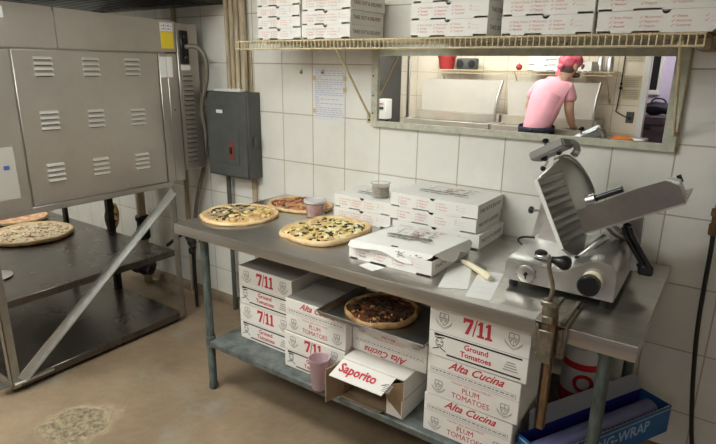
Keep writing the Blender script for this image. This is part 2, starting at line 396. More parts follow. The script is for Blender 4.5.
ceiling_light(-1.3, -3.05, 1.2, .4, 'long ceiling lamp above the opposite counter', 16)
ceiling_light(.6, YB - 1.2, 1.2, .4, 'ceiling lamp in the lilac room', 18, (.95, .93, 1.))

# ------------------------------------------------------------------ work table
x0, x1, yf, yb, ZT = -1.278, .83, -.84, -.02, .90
t = thing('work_table', 'long stainless steel work table with green-grey legs along the tile wall', 'table', (x0, yf, 0))
tp = MB()
prf = [(yf, ZT - .052), (yf, ZT - .004), (yf + .001, ZT - .0012), (yf + .004, ZT), (yb, ZT), (yb, ZT - .052), (yb - .002, ZT - .052), (yb - .002, ZT - .02), (yf + .003, ZT - .02), (yf + .003, ZT - .052)]
tp.prism([(x0, y, z) for y, z in prf], (x1 - x0, 0, 0), M['steel'])
for xa, xb_ in ((x0, x0 + .003), (x1 - .003, x1)): tp.box((xa, yf + .004, ZT - .052), (xb_, yb - .003, ZT - .0205), M['steel'])
for xx in (x0 + .35, x1 - .35): tp.box((xx, yf + .02, ZT - .05), (xx + .04, yb - .02, ZT - .0205), M['galv'])
off(tp, t.location).build('tabletop', t)
us = MB(); us.box((-1.095, -.822, .262), (.775, -.075, .297), M['galv'], .006)
off(us, t.location).build('undershelf', t)
for lx, ly in ((-1.12, -.79), (.742, -.785), (-1.12, -.09), (.742, -.09)):
    lg = MB(); lg.lathe([(.021, .0), (.024, .006), (.024, .028), (.0205, .034), (.0205, .82), (.026, .822), (.028, .85), (.028, .88)], M['leggreen'], (lx, ly, 0), n=20)
    lg.lathe([(.026, .245), (.026, .31)], M['galv'], (lx, ly, 0), n=20)
    off(lg, t.location).build('leg', t)

# ------------------------------------------------------------------ pizza boxes
def pizza_box_mesh(w, d, h, prints=True, top=True):
    c = .003
    tray = MB(); W = M['white_card']
    # front wall with thumb notch and slots
    x = lambda f: (f - .5) * w
    pts = [(x(0), -d / 2, .007), (x(.11), -d / 2, .007), (x(.115), -d / 2, 0), (x(.27), -d / 2, 0), (x(.275), -d / 2, .006), (x(.47), -d / 2, .006), (x(.475), -d / 2, 0), (x(.83), -d / 2, 0), (x(.835), -d / 2, .007), (x(1), -d / 2, .007), (x(1), -d / 2, h)]
    nr = .0135
    pts += [(nr * math.cos(a), -d / 2, h - nr * .9 * math.sin(a)) for a in [PI * k / 8 for k in range(9)]]
    pts += [(x(0), -d / 2, h)]
    tray.prism(pts, (0, c, 0), W)
    tray.box((-w / 2, d / 2 - c, 0), (w / 2, d / 2, h - c), W)
    tray.box((-w / 2, -d / 2 + c, .0), (-w / 2 + c, d / 2 - c, h - c), W)
    tray.box((w / 2 - c, -d / 2 + c, .0), (w / 2, d / 2 - c, h - c), W)
    tray.box((-w / 2 + c, -d / 2 + .012, .0), (w / 2 - c, d / 2 - c, c), M['kraft'])
    if prints:
        s = min(.0105, h * .155); yy = -d / 2 - .0006
        cols = [("Extra Cheese", "Sausage", "Meatball"), ("Mushrooms", "Pepperoni", "Peppers"), ("Onions", "Anchovies", "Customer"), ("______", "______", "")]
        for k, cl in enumerate(cols):
            xx = x(.10 + .225 * k)
            for j, wd in enumerate(cl):
                if not wd: continue
                z = h * (.70 - .20 * j)
                tray.text(wd, s, M['pale_red'], T(xx + .012, yy, z) @ FRONT, align='LEFT', bold=.01)
                tray.quad([(xx, yy, z - .002), (xx + .0015, yy, z - .0035), (xx + .008, yy, z + .0045), (xx + .0065, yy, z + .005)], M['pale_red'])
                tray.quad([(xx - .003, yy, z + .001), (xx - .0018, yy, z + .0018), (xx + .0015, yy, z - .0035), (xx, yy, z - .0035)], M['pale_red'])
        tray.text("TAKE OUT & DELIVERY", h * .36, M['brown_ink'], T(w / 2 + .0006, .0, h * .5) @ SIDE, bold=.015, sx=1.02 * d / .30 * (.066 / h))
    lid = MB()
    lp = [(-w / 2, -d / 2 + .0035), (-nr, -d / 2 + .0035), (-nr * .7, -d / 2 + nr * .6), (nr * .7, -d / 2 + nr * .6), (nr, -d / 2 + .0035), (w / 2, -d / 2 + .0035), (w / 2, d / 2), (-w / 2, d / 2)]
    lid.prism([(a, b, h - c) for a, b in lp], (0, 0, c), W)
    if top: lid_print(lid, w, d, h + .0006)
    return tray, lid
def lid_print(lid, w, d, z):
    G, O, K = M['grey_ink'], M['olive_ink'], M['black_ink']
    def st(ax, ay, bx, by, tk, m):
        a = Vector((ax * w, ay * d, z)); b = Vector((bx * w, by * d, z)); n = Vector((-(b - a).y, (b - a).x, 0)).normalized() * tk * 1.35
        lid.quad([a - n, b - n, b + n, a + n], m)
    r = random.Random(5)
    # a generic sketched shop front under an awning
    st(-.32, -.02, .25, -.02, .004, O); st(-.30, .02, .22, .02, .0015, G)
    st(-.22, .02, -.22, .34, .0015, G); st(.18, .02, .18, .34, .0015, G); st(-.22, .34, .18, .34, .0015, G)
    st(-.06, .02, -.06, .26, .001, G); st(.05, .02, .05, .26, .001, G); st(-.06, .26, .05, .26, .001, G)
    for k in range(26):
        cx, cy = r.uniform(-.30, .26), r.uniform(-.18, -.08)
        st(cx, cy, cx + r.uniform(.03, .10), cy + r.uniform(-.01, .01), r.uniform(.001, .003), r.choice([G, O, G]))
    for k in range(24):
        cx, cy = r.uniform(-.30, .24), r.uniform(.03, .40)
        st(cx, cy, cx + r.uniform(.02, .07), cy + r.uniform(-.02, .02), r.uniform(.001, .0028), r.choice([G, O, M['pale_red']]))
    for k in range(7):
        cx = -.26 + .075 * k
        st(cx, -.02, cx + .02, .03, .002, O); st(cx + .02, .03, cx + .045, -.02, .002, O)
    st(-.03, .10, .03, .10, .012, M['pale_red']); st(-.03, .16, .02, .16, .006, M['pale_red'])

def box_kind(w, d, h, loc, rz, label, group, top=True):
    r = thing('pizza_box', label, 'pizza box', loc, rz, group)
    a, b = pizza_box_mesh(w, d, h, True, top)
    a.build('tray', r); b.build('lid', r)
    return r
def stack(w, d, h, cx, cy, z, n, labels, group, jit=None, top=True):
    f = None
    for k in range(n):
        dx, dy, rz = jit[k] if jit else (RND.uniform(-.006, .006), RND.uniform(-.004, .004), RND.uniform(-.012, .012))
        loc = (cx + dx, cy + dy, z + k * (h + .0008))
        if f is None: f = box_kind(w, d, h, loc, rz, labels[k], group, top)
        else: dup(f, loc, rz, labels[k], group)
# on the table
stack(.44, .297, .0655, -.12, -.162, ZT + .001, 3,
      ['bottom white pizza box of the tall stack next to the slicer', 'middle white pizza box of the tall stack next to the slicer', 'top white pizza box of the tall stack next to the slicer, sketch on its lid'],
      'pizza boxes in the tall stack on the table', [(.015, 0, .0), (-.006, .003, .006), (0, 0, 0)])
stack(.345, .262, .0655, -.53, -.147, ZT + .001, 2,
      ['lower white pizza box of the low stack against the wall behind the green-topped pizza', 'upper white pizza box carrying the grey-brown deli cup'],
      'pizza boxes in the low stack on the table', [(0, 0, 0), (.002, .002, -.004)])
# on the wire shelf
SH = 1.788
def shz(x): return 1.7925 - .0105 * (x + 1.26) / 2.08 * 1.0 - .0
def shelf_stack(w, d, h, xc, n, pos, yc, z):
    words = {3: ['bottom', 'middle', 'top'], 4: ['bottom', 'second', 'third', 'top']}[n]
    stack(w, d, h, xc, yc, z, n, [f'{q} pizza box of the {pos} stack on the wire shelf' for q in words], 'pizza boxes on the wire shelf')
shelf_stack(.284, .285, .0515, -1.012, 4, 'first', -.186, SH + .004)
shelf_stack(.286, .285, .0625, -.714, 3, 'second', -.186, SH + .003)
shelf_stack(.345, .318, .066, -.076, 3, 'third', -.172, SH + .002)
shelf_stack(.332, .318, .067, .312, 3, 'fourth', -.172, SH + .0015)
shelf_stack(.42, .33, .0705, .702, 3, 'fifth and widest', -.170, SH + .001)

# open pizza box at the table front
ob = thing('pizza_box', 'white pizza box with a loose scalloped lid at the table edge', 'pizza box', (-.093, -.548, ZT + .001), .0)
a, b = pizza_box_mesh(.383, .345, .064, True, False); b.bm.free()
a.build('tray', ob)
ld = MB(); W = M['white_card']
zf, zb = .083, .078
FLp, FRp, BRp, BLp = Vector((-.172, -.199, zf)), Vector((.183, -.129, zf - .004)), Vector((.208, .135, zb)), Vector((-.146, .128, zb))
FLp = Vector((-.174, -.188, zf)); FRp = Vector((.182, -.140, zf - .003))
n_ = 10
th = Vector((0, 0, -.003))
ld.hexa([FLp + th, FRp + th, BRp + th, BLp + th, FLp, FRp, BRp, BLp], W)
# front flap with scallops
drop = [.018, .024, .022, .020, .017, .018, .024, .034, .044, .046, .040, .026, .008]
q = [FLp.lerp(FRp, k / 12) for k in range(13)]
low = [p + Vector((-.002, -.012 - drop[k] * .28, -drop[k])) for k, p in enumerate(q)]
ld.prism([*q, *low[::-1]], (0, .002, -.0005), W)
q = [FRp.lerp(BRp, k / 8) for k in range(9)]; dr = [.004, .022, .040, .052, .050, .026, .040, .042, .012]
low = [p + Vector((.010 + dr[k] * .25, 0, -dr[k])) for k, p in enumerate(q)]
ld.prism([*q, *low[::-1]], (-.002, 0, -.0005), W)
q = [BLp.lerp(FLp, k / 6) for k in range(7)]; low = [p + Vector((-.004, 0, -.03)) for p in q]
ld.prism([*q, *low[::-1]], (.002, 0, -.0005), W)
ld.quad([BLp + Vector((0, 0, 0)), BRp, (.19, .17, .066), (-.19, .17, .066)], W)
pr = MB(); lid_print(pr, .36, .29, 0)
mt = Matrix.Translation((.012, .0, .0812)) @ RZ(.10) @ RX(-.012)
pr.xform(mt)
pm = bpy.data.meshes.new('sketch'); pr.bm.to_mesh(pm)
for p_ in pm.polygons: ld.add([tuple(pm.vertices[i].co + Vector((0, 0, .0035))) for i in p_.vertices], [tuple(range(len(p_.vertices)))], pr.mats[p_.material_index], Matrix())
bpy.data.meshes.remove(pm); pr.bm.free()
# tab slot and sketchy badge on the front flap
ld.box((-.016, -.152, .0815), (.012, -.146, .0845), M['black_ink'], mat=RZ(.1))
for k in range(26):
    u = RND.uniform(.58, .88); v = RND.uniform(.15, .8); p = FLp.lerp(FRp, u) + Vector((0, -.0135 - .03 * v * .28 - .001, -.036 * v + .001))
    ld.quad([p, p + Vector((.008, .001, .001)), p + Vector((.008, .001, .0035)), p + Vector((0, 0, .0025))], M['grey_ink'])
ld.build('lid', ob)

# ------------------------------------------------------------------ pizzas
def pizza(name, label, loc, r, cm, tm, seed, squash=(1, 1), bits=(), edge=.05, square=0., group=None, rz=0., thick=.02):
    root = thing(name, label, 'pizza', loc, rz, group)
    def rad(t):
        rr = r * (1 + edge * noise.noise(Vector((math.cos(t) * 1.4, math.sin(t) * 1.4, seed))) + edge * .4 * noise.noise(Vector((math.cos(t) * 5, math.sin(t) * 5, seed))))
        if square:
            c_, s_ = abs(math.cos(t)), abs(math.sin(t)); rr *= (1 - square) + square / (c_ ** 4 + s_ ** 4) ** .25
        return rr
    N = 72
    def disc(profile, m, bumpy, name_):
        b = MB(); rings = []
        for f, z in profile:
            ring = []
            for k in range(N):
                t_ = 2 * PI * k / N; q = rad(t_) * f
                p = Vector((q * math.cos(t_) * squash[0], q * math.sin(t_) * squash[1], z))
                p.z += bumpy * (noise.noise(Vector((p.x * 28, p.y * 28, seed))) * .6 + noise.noise(Vector((p.x * 9, p.y * 9, seed + 3))) * .8) * (1 if z > .002 else 0)
                ring.append(b.bm.verts.new(p))
            rings.append(ring)
        fs = []
        for A_, B_ in zip(rings, rings[1:]):
            for k in range(N): fs.append(b.bm.faces.new([A_[k], A_[(k + 1) % N], B_[(k + 1) % N], B_[k]]))
        fs.append(b.bm.faces.new(rings[0][::-1])); fs.append(b.bm.faces.new(rings[-1]))
        b._fin(fs, m, True); return b.build(name_, root, 60)
    disc([(.93, .0), (.985, .003), (1., thick * .5), (.985, thick * .85), (.95, thick), (.91, thick * .85), (.87, thick * .5), (.6, thick * .42), (.2, thick * .42)], cm, .005, 'crust')
    disc([(.89, thick * .35), (.875, thick * .66), (.82, thick * .62), (.72, thick * .66), (.62, thick * .62), (.5, thick * .66), (.38, thick * .62), (.26, thick * .64), (.12, thick * .64), (.02, thick * .64)], tm, .0045, 'topping')
    rr = random.Random(seed)
    for nm, m, cnt, (l0, l1), (w0, w1), zone in bits:
        b = MB()
        for _ in range(cnt):
            for _t in range(30):
                t_ = rr.uniform(0, 2 * PI); q = math.sqrt(rr.random()) * .84
                if zone is None or zone(q * math.cos(t_), q * math.sin(t_)): break
            q *= rad(t_); px, py = q * math.cos(t_) * squash[0], q * math.sin(t_) * squash[1]
            L_, w_ = rr.uniform(l0, l1), rr.uniform(w0, w1); a_ = rr.uniform(0, PI); K = 9; ctr = []
            z = thick * .66 + rr.uniform(.001, .004)
            lo, hi = [], []
            for k in range(K):
                tt = 2 * PI * k / K; u = L_ / 2 * math.cos(tt) * rr.uniform(.7, 1.2); v = w_ / 2 * math.sin(tt) * rr.uniform(.7, 1.2)
                X_ = px + u * math.cos(a_) - v * math.sin(a_); Y_ = py + u * math.sin(a_) + v * math.cos(a_)
                zz = z + rr.uniform(0, .0035)
                lo.append(b.bm.verts.new((X_, Y_, z - .006))); hi.append(b.bm.verts.new((px + (X_ - px) * .86, py + (Y_ - py) * .86, zz)))
            ce = b.bm.verts.new((px, py, z + .0035)); fs = []
            for k in range(K):
                fs.append(b.bm.faces.new([lo[k], lo[(k + 1) % K], hi[(k + 1) % K], hi[k]])); fs.append(b.bm.faces.new([hi[k], hi[(k + 1) % K], ce]))
            b._fin(fs, m, True)
        o = b.build(nm, root, 60); o['kind'] = 'stuff'
    return root
pizza('pizza', 'round golden pizza with greens and pale dabs at the near end of the table', (-1.122, -.542, ZT + .001), .204, M['crust_pale'], M['cheese_gold'], 3, edge=.08, bits=[
    ('spinach', M['spinach'], 46, (.02, .055), (.010, .02), lambda x, y: x + y < .25 and x < .3), ('mushroom', M['mushroom'], 34, (.025, .055), (.015, .03), lambda x, y: x < .4), ('cheese_dab', M['ricotta'], 12, (.02, .045), (.012, .025), lambda x, y: x < .2),
    ('herb', M['spinach'], 34, (.008, .02), (.005, .01), None), ('brown_spot', M['crust'], 44, (.012, .03), (.01, .02), None), ('golden_patch', M['cheese_yellow'], 30, (.02, .045), (.014, .03), lambda x, y: x > -.3)])
pizza('pizza', 'thin reddish pizza with meat strips against the tile wall', (-1.005, -.197, ZT + .001), .183, M['crust_pale'], M['sauce_top'], 8, squash=(1.14, .84), edge=.07, bits=[
    ('meat_strip', M['salami'], 34, (.03, .075), (.01, .02), None), ('cheese_patch', M['cheese_gold'], 40, (.02, .05), (.012, .03), None), ('mushroom', M['mushroom'], 16, (.02, .04), (.012, .02), None), ('herb', M['spinach'], 14, (.008, .02), (.005, .01), None)])
pizza('pizza', 'squarish yellow cheese pizza with dark green leaves beside the open pizza box', (-.573, -.502, ZT + .001), .205, M['crust_pale'], M['cheese_yellow'], 14, squash=(.87, 1.04), square=.8, rz=0., edge=.07, thick=.026, bits=[
    ('spinach', M['spinach'], 70, (.03, .075), (.007, .014), None), ('cheese_dab', M['ricotta'], 30, (.025, .06), (.018, .035), None), ('pale_cheese', M['cheese_yellow'], 50, (.025, .06), (.018, .035), None),
    ('golden_patch', M['cheese_gold'], 40, (.02, .045), (.014, .03), lambda x, y: y < .1), ('browned_edge', M['crust'], 24, (.015, .035), (.012, .02), lambda x, y: y < -.3 or x < -.4), ('dark_olive', M['char'], 12, (.012, .024), (.01, .016), None)])
pizza('pizza', 'dark browned pizza lying on the sheet pan under the table', (-.165, -.640, .6505), .160, M['crust_dark'], M['dark_top'], 21, edge=.11, thick=.028, bits=[
    ('meat_strip', M['salami'], 18, (.025, .06), (.01, .02), None), ('cheese_patch', M['cheese_gold'], 20, (.015, .03), (.008, .016), lambda x, y: y < .0), ('char_spot', M['char'], 90, (.015, .04), (.01, .025), None)])
pizza('raw_pizza', 'uncooked cheese-covered pizza on the upper shelf of the oven stand', (-2.93, -.80, .5165), .265, M['crust_pale'], M['raw_cheese'], 30, thick=.028, edge=.03, bits=[
    ('shredded_cheese', M['ricotta'], 100, (.014, .035), (.004, .008), None), ('red_speck', M['raw_red'], 40, (.012, .03), (.006, .012), None)])
pizza('raw_pizza', 'red tomato-topped uncooked pizza behind the cheese-covered one', (-3.39, -.66, .5165), .185, M['crust_pale'], M['raw_red'], 37, thick=.028, edge=.04, bits=[
    ('cheese_patch', M['ricotta'], 26, (.015, .04), (.01, .02), None)])

# ------------------------------------------------------------------ deli cups, pink cup
def deli(loc, r0, r1, h, fill, fm, label, lid=False, fillname='sauce'):
    root = thing('deli_cup', label, 'container', loc)
    c = MB(); c.lathe([(r0 * .9, 0), (r0, .003), (r1, h), (r1 + .004, h + .001), (r1 + .004, h + .005), (r1, h + .005), (r1 - .0022, h - .001), (r0 - .002, .006), (r0 * .88, .004)], M['deli'], n=32, cap0=True, cap1=True)
    c.build('cup', root, 50)
    f = MB(); k = fill; f.lathe([(r0 - .0035, .007), (r0 + (r1 - r0) * k - .0038, h * k), (.002, h * k + .002)], fm, n=32); f.build(fillname, root, 50)
    if lid:
        l = MB(); l.lathe([(r1 + .0055, h - .004), (r1 + .006, h + .008), (r1 + .002, h + .010), (r1 - .003, h + .010), (r1 - .006, h + .004), (.002, h + .004)], M['deli_lid'], n=32); l.build('lid', root, 50)
    return root
deli((-.795, -.318, ZT + .001), .044, .054, .086, .86, M['sauce'], 'clear lidded cup of red sauce standing between the pizzas', True)
deli((-.463, -.205, ZT + .1345), .040, .047, .072, .80, M['greysauce'], 'grey-brown deli cup sitting on the low pizza box stack', False, 'dressing')
pc = MB(); pc.lathe([(.033, 0), (.035, .003), (.045, .140), (.048, .144), (.0475, .148), (.0445, .147), (.033, .006), (.002, .005)], M['pink_plastic'], n=32)
tag(pc.build('plastic_cup', None, 50), 'pink plastic tumbler on the shelf under the table', 'cup').location = (-.372, -.815, .298)

# ------------------------------------------------------------------ papers and knife
def paper(name, pts, z, label, lines=None, cat='paper', m='white_paper', curl=.004):
    b = MB(); P = [Vector((x, y, z)) for x, y in pts]; N = 6
    g = []
    for i in range(N + 1):
        row = []
        for j in range(N + 1):
            p = P[0].lerp(P[1], i / N).lerp(P[3].lerp(P[2], i / N), j / N); p.z += curl * (i / N) ** 2 * (j / N) + .0006
            row.append(p)
        g.append(row)
    top = [[b.bm.verts.new(p) for p in r] for r in g]; bot = [[b.bm.verts.new(p - Vector((0, 0, .0005))) for p in r] for r in g]; fs = []
    for i in range(N):
        for j in range(N):
            fs.append(b.bm.faces.new([top[i][j], top[i + 1][j], top[i + 1][j + 1], top[i][j + 1]])); fs.append(b.bm.faces.new([bot[i][j], bot[i][j + 1], bot[i + 1][j + 1], bot[i + 1][j]]))
    b._fin(fs, M[m])
    r = random.Random(len(label))
    for k in range(lines or 0):
        v = (k + .7) / (lines + 1); ii = r.uniform(.08, .15); jj = r.uniform(.55, .92)
        a_ = P[3].lerp(P[0], v).lerp(P[2].lerp(P[1], v), ii); c_ = P[3].lerp(P[0], v).lerp(P[2].lerp(P[1], v), jj); n = (P[0] - P[3]).normalized() * .0016
        up = Vector((0, 0, .0009 + curl * (1 - v) * .0)); b.quad([a_ + up, c_ + up, c_ + n + up, a_ + n + up], M['pen_pale'])
    return tag(b.build(name, recalc=False), label, cat)
paper('order_slip', [(.162, -.790), (.258, -.742), (.165, -.488), (.085, -.520)], ZT + .0006, 'pale order slip lying flat beside the open pizza box', 7, curl=.0)
paper('order_slip', [(.275, -.806), (.362, -.790), (.306, -.515), (.218, -.535)], ZT + .0008, 'order slip lying under the cream-handled knife in front of the slicer', 5, curl=.0)
paper('receipt', [(-.200, -.775), (-.118, -.798), (-.098, -.735), (-.185, -.728)], ZT + .0006, 'small white slip sticking out from beneath the open pizza box', 0, curl=.0)
kn = thing('knife', 'short knife with a cream handle lying across the order slip', 'knife', (.22, -.57, ZT + .001), 0)
h = MB(); h.tube([(.126, -.510, .912), (.15, -.522, .914), (.19, -.548, .916), (.24, -.586, .918), (.275, -.612, .918), (.296, -.628, .916)], [.009, .011, .0115, .013, .0155, .010], M['cream_plastic'], 12)
off(h, kn.location).build('handle', kn)
bl = MB(); bl.prism([(.13, -.507, .914), (.175, -.462, .906), (.232, -.500, .904), (.235, -.545, .908), (.225, -.578, .914)], (0, 0, .002), M['steel'])
off(bl, kn.location).build('blade', kn)

# ------------------------------------------------------------------ tomato cases
def crest(b, x, y, z, s, mat0=Matrix()):
    K = M['grey_ink']
    def Q(pts): b.quad([mat0 @ Vector(p) for p in pts], K)
    def seg(p, q, w=.0015):
        a = Vector((p[0], 0, p[1])); c = Vector((q[0], 0, q[1])); n = Vector((-(c - a).z, 0, (c - a).x)).normalized() * w
        Q([(x + v.x, y, z + v.z) for v in (a - n, c - n, c + n, a + n)])
    o = [(-.5, .75), (.5, .75), (.55, .1), (.3, -.45), (0, -.7), (-.3, -.45), (-.55, .1)]
    for k in range(7): seg((o[k][0] * s, o[k][1] * s), (o[(k + 1) % 7][0] * s, o[(k + 1) % 7][1] * s))
    seg((-.5 * s, .2 * s), (.5 * s, .2 * s)); seg((0, .2 * s), (0, -.65 * s), .0008)
    for a, c in (((-1., -.15), (-.6, -.6)), ((-.6, -.6), (0, -.95)), ((0, -.95), (.6, -.6)), ((.6, -.6), (1., -.15)), ((-.95, -.35), (-.55, -.8)), ((-.55, -.8), (0, -1.12)), ((0, -1.12), (.55, -.8)), ((.55, -.8), (.95, -.35))): seg((a[0] * s, a[1] * s), (c[0] * s, c[1] * s), .001)
    for ch, dx, dz in (('S', 0, .45), ('F', -.24, -.12), ('P', .24, -.12)): b.text(ch, s * .5, K, mat0 @ T(x + dx * s, y, z + dz * s) @ FRONT, bold=.02)
def flip(z0): return T(0, 0, z0) @ RY(PI) @ T(0, 0, -z0)
def case_711(w, d, h, loc, rz, label, group='white tomato cases under the table'):
    r = thing('tomato_case', label, 'carton', loc, rz, group); b = MB(); S = M['case_card']
    b.box((-w / 2, -d / 2, 0), (w / 2, d / 2, h), S, .003)
    f = -d / 2 - .0007; R = M['red_ink']; K = M['black_ink']
    b.quad([(-w / 2, f + .0002, h * .50), (w / 2, f + .0002, h * .50), (w / 2, f + .0002, h * .508), (-w / 2, f + .0002, h * .508)], M['grey_ink'])
    # red 7/11 with slab serifs
    u = h * .285; ox = -.145 * w; zb_ = h * .625
    def P(pts): b.prism([(ox + px * u * .92, f, zb_ + pz * u * 1.08) for px, pz in pts], (0, -.0003, 0), R)
    P([(0, 1), (.72, 1), (.72, .82), (.40, 0), (.14, 0), (.50, .78), (.14, .78), (.10, .66), (0, .66)])
    P([(.70, -.05), (.78, -.05), (1.02, 1.05), (.94, 1.05)])
    for dx in (1.05, 1.62): P([(dx, .84), (dx + .16, 1), (dx + .36, 1), (dx + .36, .14), (dx + .50, .14), (dx + .50, 0), (dx, 0), (dx, .14), (dx + .14, .14), (dx + .14, .78), (dx, .74)])
    crest(b, -.345 * w, f, h * .775, h * .165); crest(b, .345 * w, f, h * .775, h * .165)
    b.box((-.44 * w, f, h * .44), (.44 * w, f + .0005, h * .472), K); b.box((-.30 * w, f, h * .065), (.44 * w, f + .0005, h * .097), K)
    b.text('Ground', h * .155, R, T(.0, f, h * .345) @ FRONT, bold=.022, sx=.95); b.text('Tomatoes', h * .155, R, T(.0, f, h * .195) @ FRONT, bold=.022, sx=.95)
    # small line portrait of a cook and a badge
    for k in range(14):
        a0, a1 = 2 * PI * k / 14, 2 * PI * (k + 1) / 14; q = h * .10
        c = Vector((-.38 * w, f, h * .29)); p = [c + Vector((q * s_ * math.cos(a) * .8, 0, q * s_ * math.sin(a))) for a, s_ in ((a0, 1), (a1, 1), (a1, .86), (a0, .86))]; b.quad(p, K)
    for (ax, az, bx, bz) in ((-.43, .37, -.33, .40), (-.44, .41, -.34, .44), (-.41, .30, -.39, .30), (-.37, .30, -.35, .30), (-.40, .23, -.36, .23), (-.45, .12, -.38, .18), (-.31, .12, -.37, .18)):
        b.quad([(ax * w, f, az * h), (bx * w, f, bz * h), (bx * w, f, bz * h + .004), (ax * w, f, az * h + .004)], K)
    for k in range(4): b.box(((.27 + .01 * k) * w, f, h * (.17 + .05 * k)), ((.41 - .01 * k) * w, f + .0004, h * (.19 + .05 * k)), M['grey_ink'])
    b.build('carton', r)
    tp_ = MB(); tp_.box((-w / 2 + .003, -d / 2 + .003, h - .0005), (w / 2 - .003, -.002, h + .0012), M['case_top']); tp_.box((-w / 2 + .003, .002, h - .0005), (w / 2 - .003, d / 2 - .003, h + .0012), M['case_top']); tp_.build('top_flap', r)
    return r
def case_alta(w, d, h, loc, rz, label, upside=False, group='white tomato cases under the table'):
    r = thing('tomato_case', label, 'carton', loc, rz, group); b = MB(); S = M['case_card']
    b.box((-w / 2, -d / 2, 0), (w / 2, d / 2, h), S, .003)
    mt = flip(h / 2) if upside else Matrix(); f = -d / 2 - .0007; R = M['red_ink']
    b.text('Alta Cucina', h * .27, R, mt @ T(.03 * w, f, h * .865) @ FRONT, shear=.55, bold=.018, sx=w / .35 * .95)
    G = M['grey_ink']
    def ln(ax, az, bx, bz): b.add([(ax * w, f, az * h), (bx * w, f, az * h), (bx * w, f, bz * h), (ax * w, f, bz * h)], [(0, 1, 2, 3)], G, mt)
    ln(-.46, .70, .46, .708); ln(-.46, .60, .46, .608); ln(-.46, .60, -.455, .708); ln(.455, .60, .46, .708)
    k = -.44
    rr = random.Random(3)
    while k < .42:
        s_ = rr.uniform(.015, .05); ln(k, .64, k + s_, .672); k += s_ + .012
    ln(-.5, .555, .5, .562)
    b.text('"Naturale" Style  WHOLE PEELED', h * .068, M['pale_red'], mt @ T(.0, f, h * .485) @ FRONT, bold=.012, sx=w / .35 * .95)
    b.text('PLUM', h * .19, R, mt @ T(0, f, h * .345) @ FRONT, sx=.88); b.text('TOMATOES', h * .19, R, mt @ T(0, f, h * .165) @ FRONT, sx=.88)
    crest(b, -.36 * w, f, h * .275, h * .17, mt); crest(b, .36 * w, f, h * .275, h * .17, mt)
    b.build('carton', r)
    tp_ = MB(); tp_.box((-w / 2 + .003, -d / 2 + .003, h - .0005), (w / 2 - .003, -.002, h + .0012), M['case_top']); tp_.box((-w / 2 + .003, .002, h - .0005), (w / 2 - .003, d / 2 - .003, h + .0012), M['case_top']); tp_.build('top_flap', r)
    return r
ZS = .298
GRP = 'white tomato cases under the table'
case_711(.36, .42, .199, (-.820, -.478, ZS), .0, 'lower red-numbered case of the two at the near end of the under-table shelf')
case_711(.355, .42, .199, (-.812, -.484, ZS + .2015), .0, 'upper red-numbered case with bare grey top at the near end of the under-table shelf')
case_711(.35, .40, .180, (-.450, -.562, ZS), .0, 'red-numbered case standing behind the pink tumbler')
case_alta(.345, .40, .164, (-.445, -.556, ZS + .1825), .0, 'plum tomato case whose front peeks out beneath the corner of the sheet pan')
case_alta(.365, .40, .163, (-.088, -.510, ZS + .1805), .0, 'upside-down plum tomato case between the sheet pan and the opened carton', True)
case_alta(.350, .42, .165, (.309, -.585, ZS), .0, 'lowest plum tomato case of the stack under the can opener side')
case_alta(.358, .42, .168, (.321, -.588, ZS + .1675), .0, 'plum tomato case directly beneath the ground tomato case')
case_711(.375, .42, .196, (.330, -.592, ZS + .338), .0, 'red-numbered ground tomato case on top of two plum tomato cases')

# opened sauce carton
sx = thing('sauce_carton', 'opened brown-lined carton with red lettering on its folded flap', 'carton', (-.106, -.60, ZS))
w, d, h = .300, .40, .178
b = MB(); S = M['case_card']; K = M['kraft']
def shell(a, c, m): b.box(a, c, m)
shell((-w / 2, -d / 2, 0), (w / 2, d / 2, .004), K)
for a_, c_ in (((-w / 2, -d / 2, 0), (-w / 2 + .004, d / 2, h)), ((w / 2 - .004, -d / 2, 0), (w / 2, d / 2, h)), ((-w / 2, d / 2 - .004, 0), (w / 2, d / 2, h)), ((-w / 2, -d / 2, h - .004), (w / 2, d / 2, h))): shell(a_, c_, K)
for a_, c_ in (((w / 2, -d / 2, 0), (w / 2 + .001, d / 2, h)), ((-w / 2 - .001, -d / 2, 0), (-w / 2, d / 2, h)), ((-w / 2, -d / 2, h), (w / 2, d / 2, h + .001))): shell(a_, c_, S)
b.box((w / 2 + .001, -d / 2 + .01, h * .48), (w / 2 + .0015, d / 2 - .01, h * .50), M['grey_ink'])
b.build('carton', sx)
fl = MB()
A_, B_ = Vector((-w / 2 + .004, -d / 2 + .012, h - .002)), Vector((w / 2 - .035, -d / 2 + .012, h - .002)); dn = Vector((-.012, -.098, -.046))
A2, B2 = A_ + dn, B_ + dn + Vector((-.004, 0, .002)); th = Vector((0, .0013, -.0034))
A_ += Vector((0, 0, .006)); B_ += Vector((0, 0, .006)); A2 += Vector((0, 0, .006)); B2 += Vector((0, 0, .006))
fl.hexa([A2 + th, B2 + th, B_ + th, A_ + th, A2, B2, B_, A_], S)
ex = (B_ - A_).normalized(); ey = (A_ - A2).normalized(); ez = ex.cross(ey).normalized(); ey = ez.cross(ex)
mt = Matrix(((ex.x, ey.x, ez.x, 0), (ex.y, ey.y, ez.y, 0), (ex.z, ey.z, ez.z, 0), (0, 0, 0, 1)))
ctr = (A_ + B_ + A2 + B2) / 4
fl.text('Saporito', .060, M['red_ink'], Matrix.Translation(ctr + ez * .0012 + ex * -.022 + ey * -.002) @ mt, bold=.028, sx=.88)
for k in range(5): fl.add([(-.02, -.002, 0), (.02, -.002, 0), (.018, .0015, 0), (-.018, .0015, 0)], [(0, 1, 2, 3)], M['grey_ink'], Matrix.Translation(ctr + ez * .0012 + ex * .128 + ey * (-.032 + .008 * k)) @ mt)
fl.build('top_flap', sx)
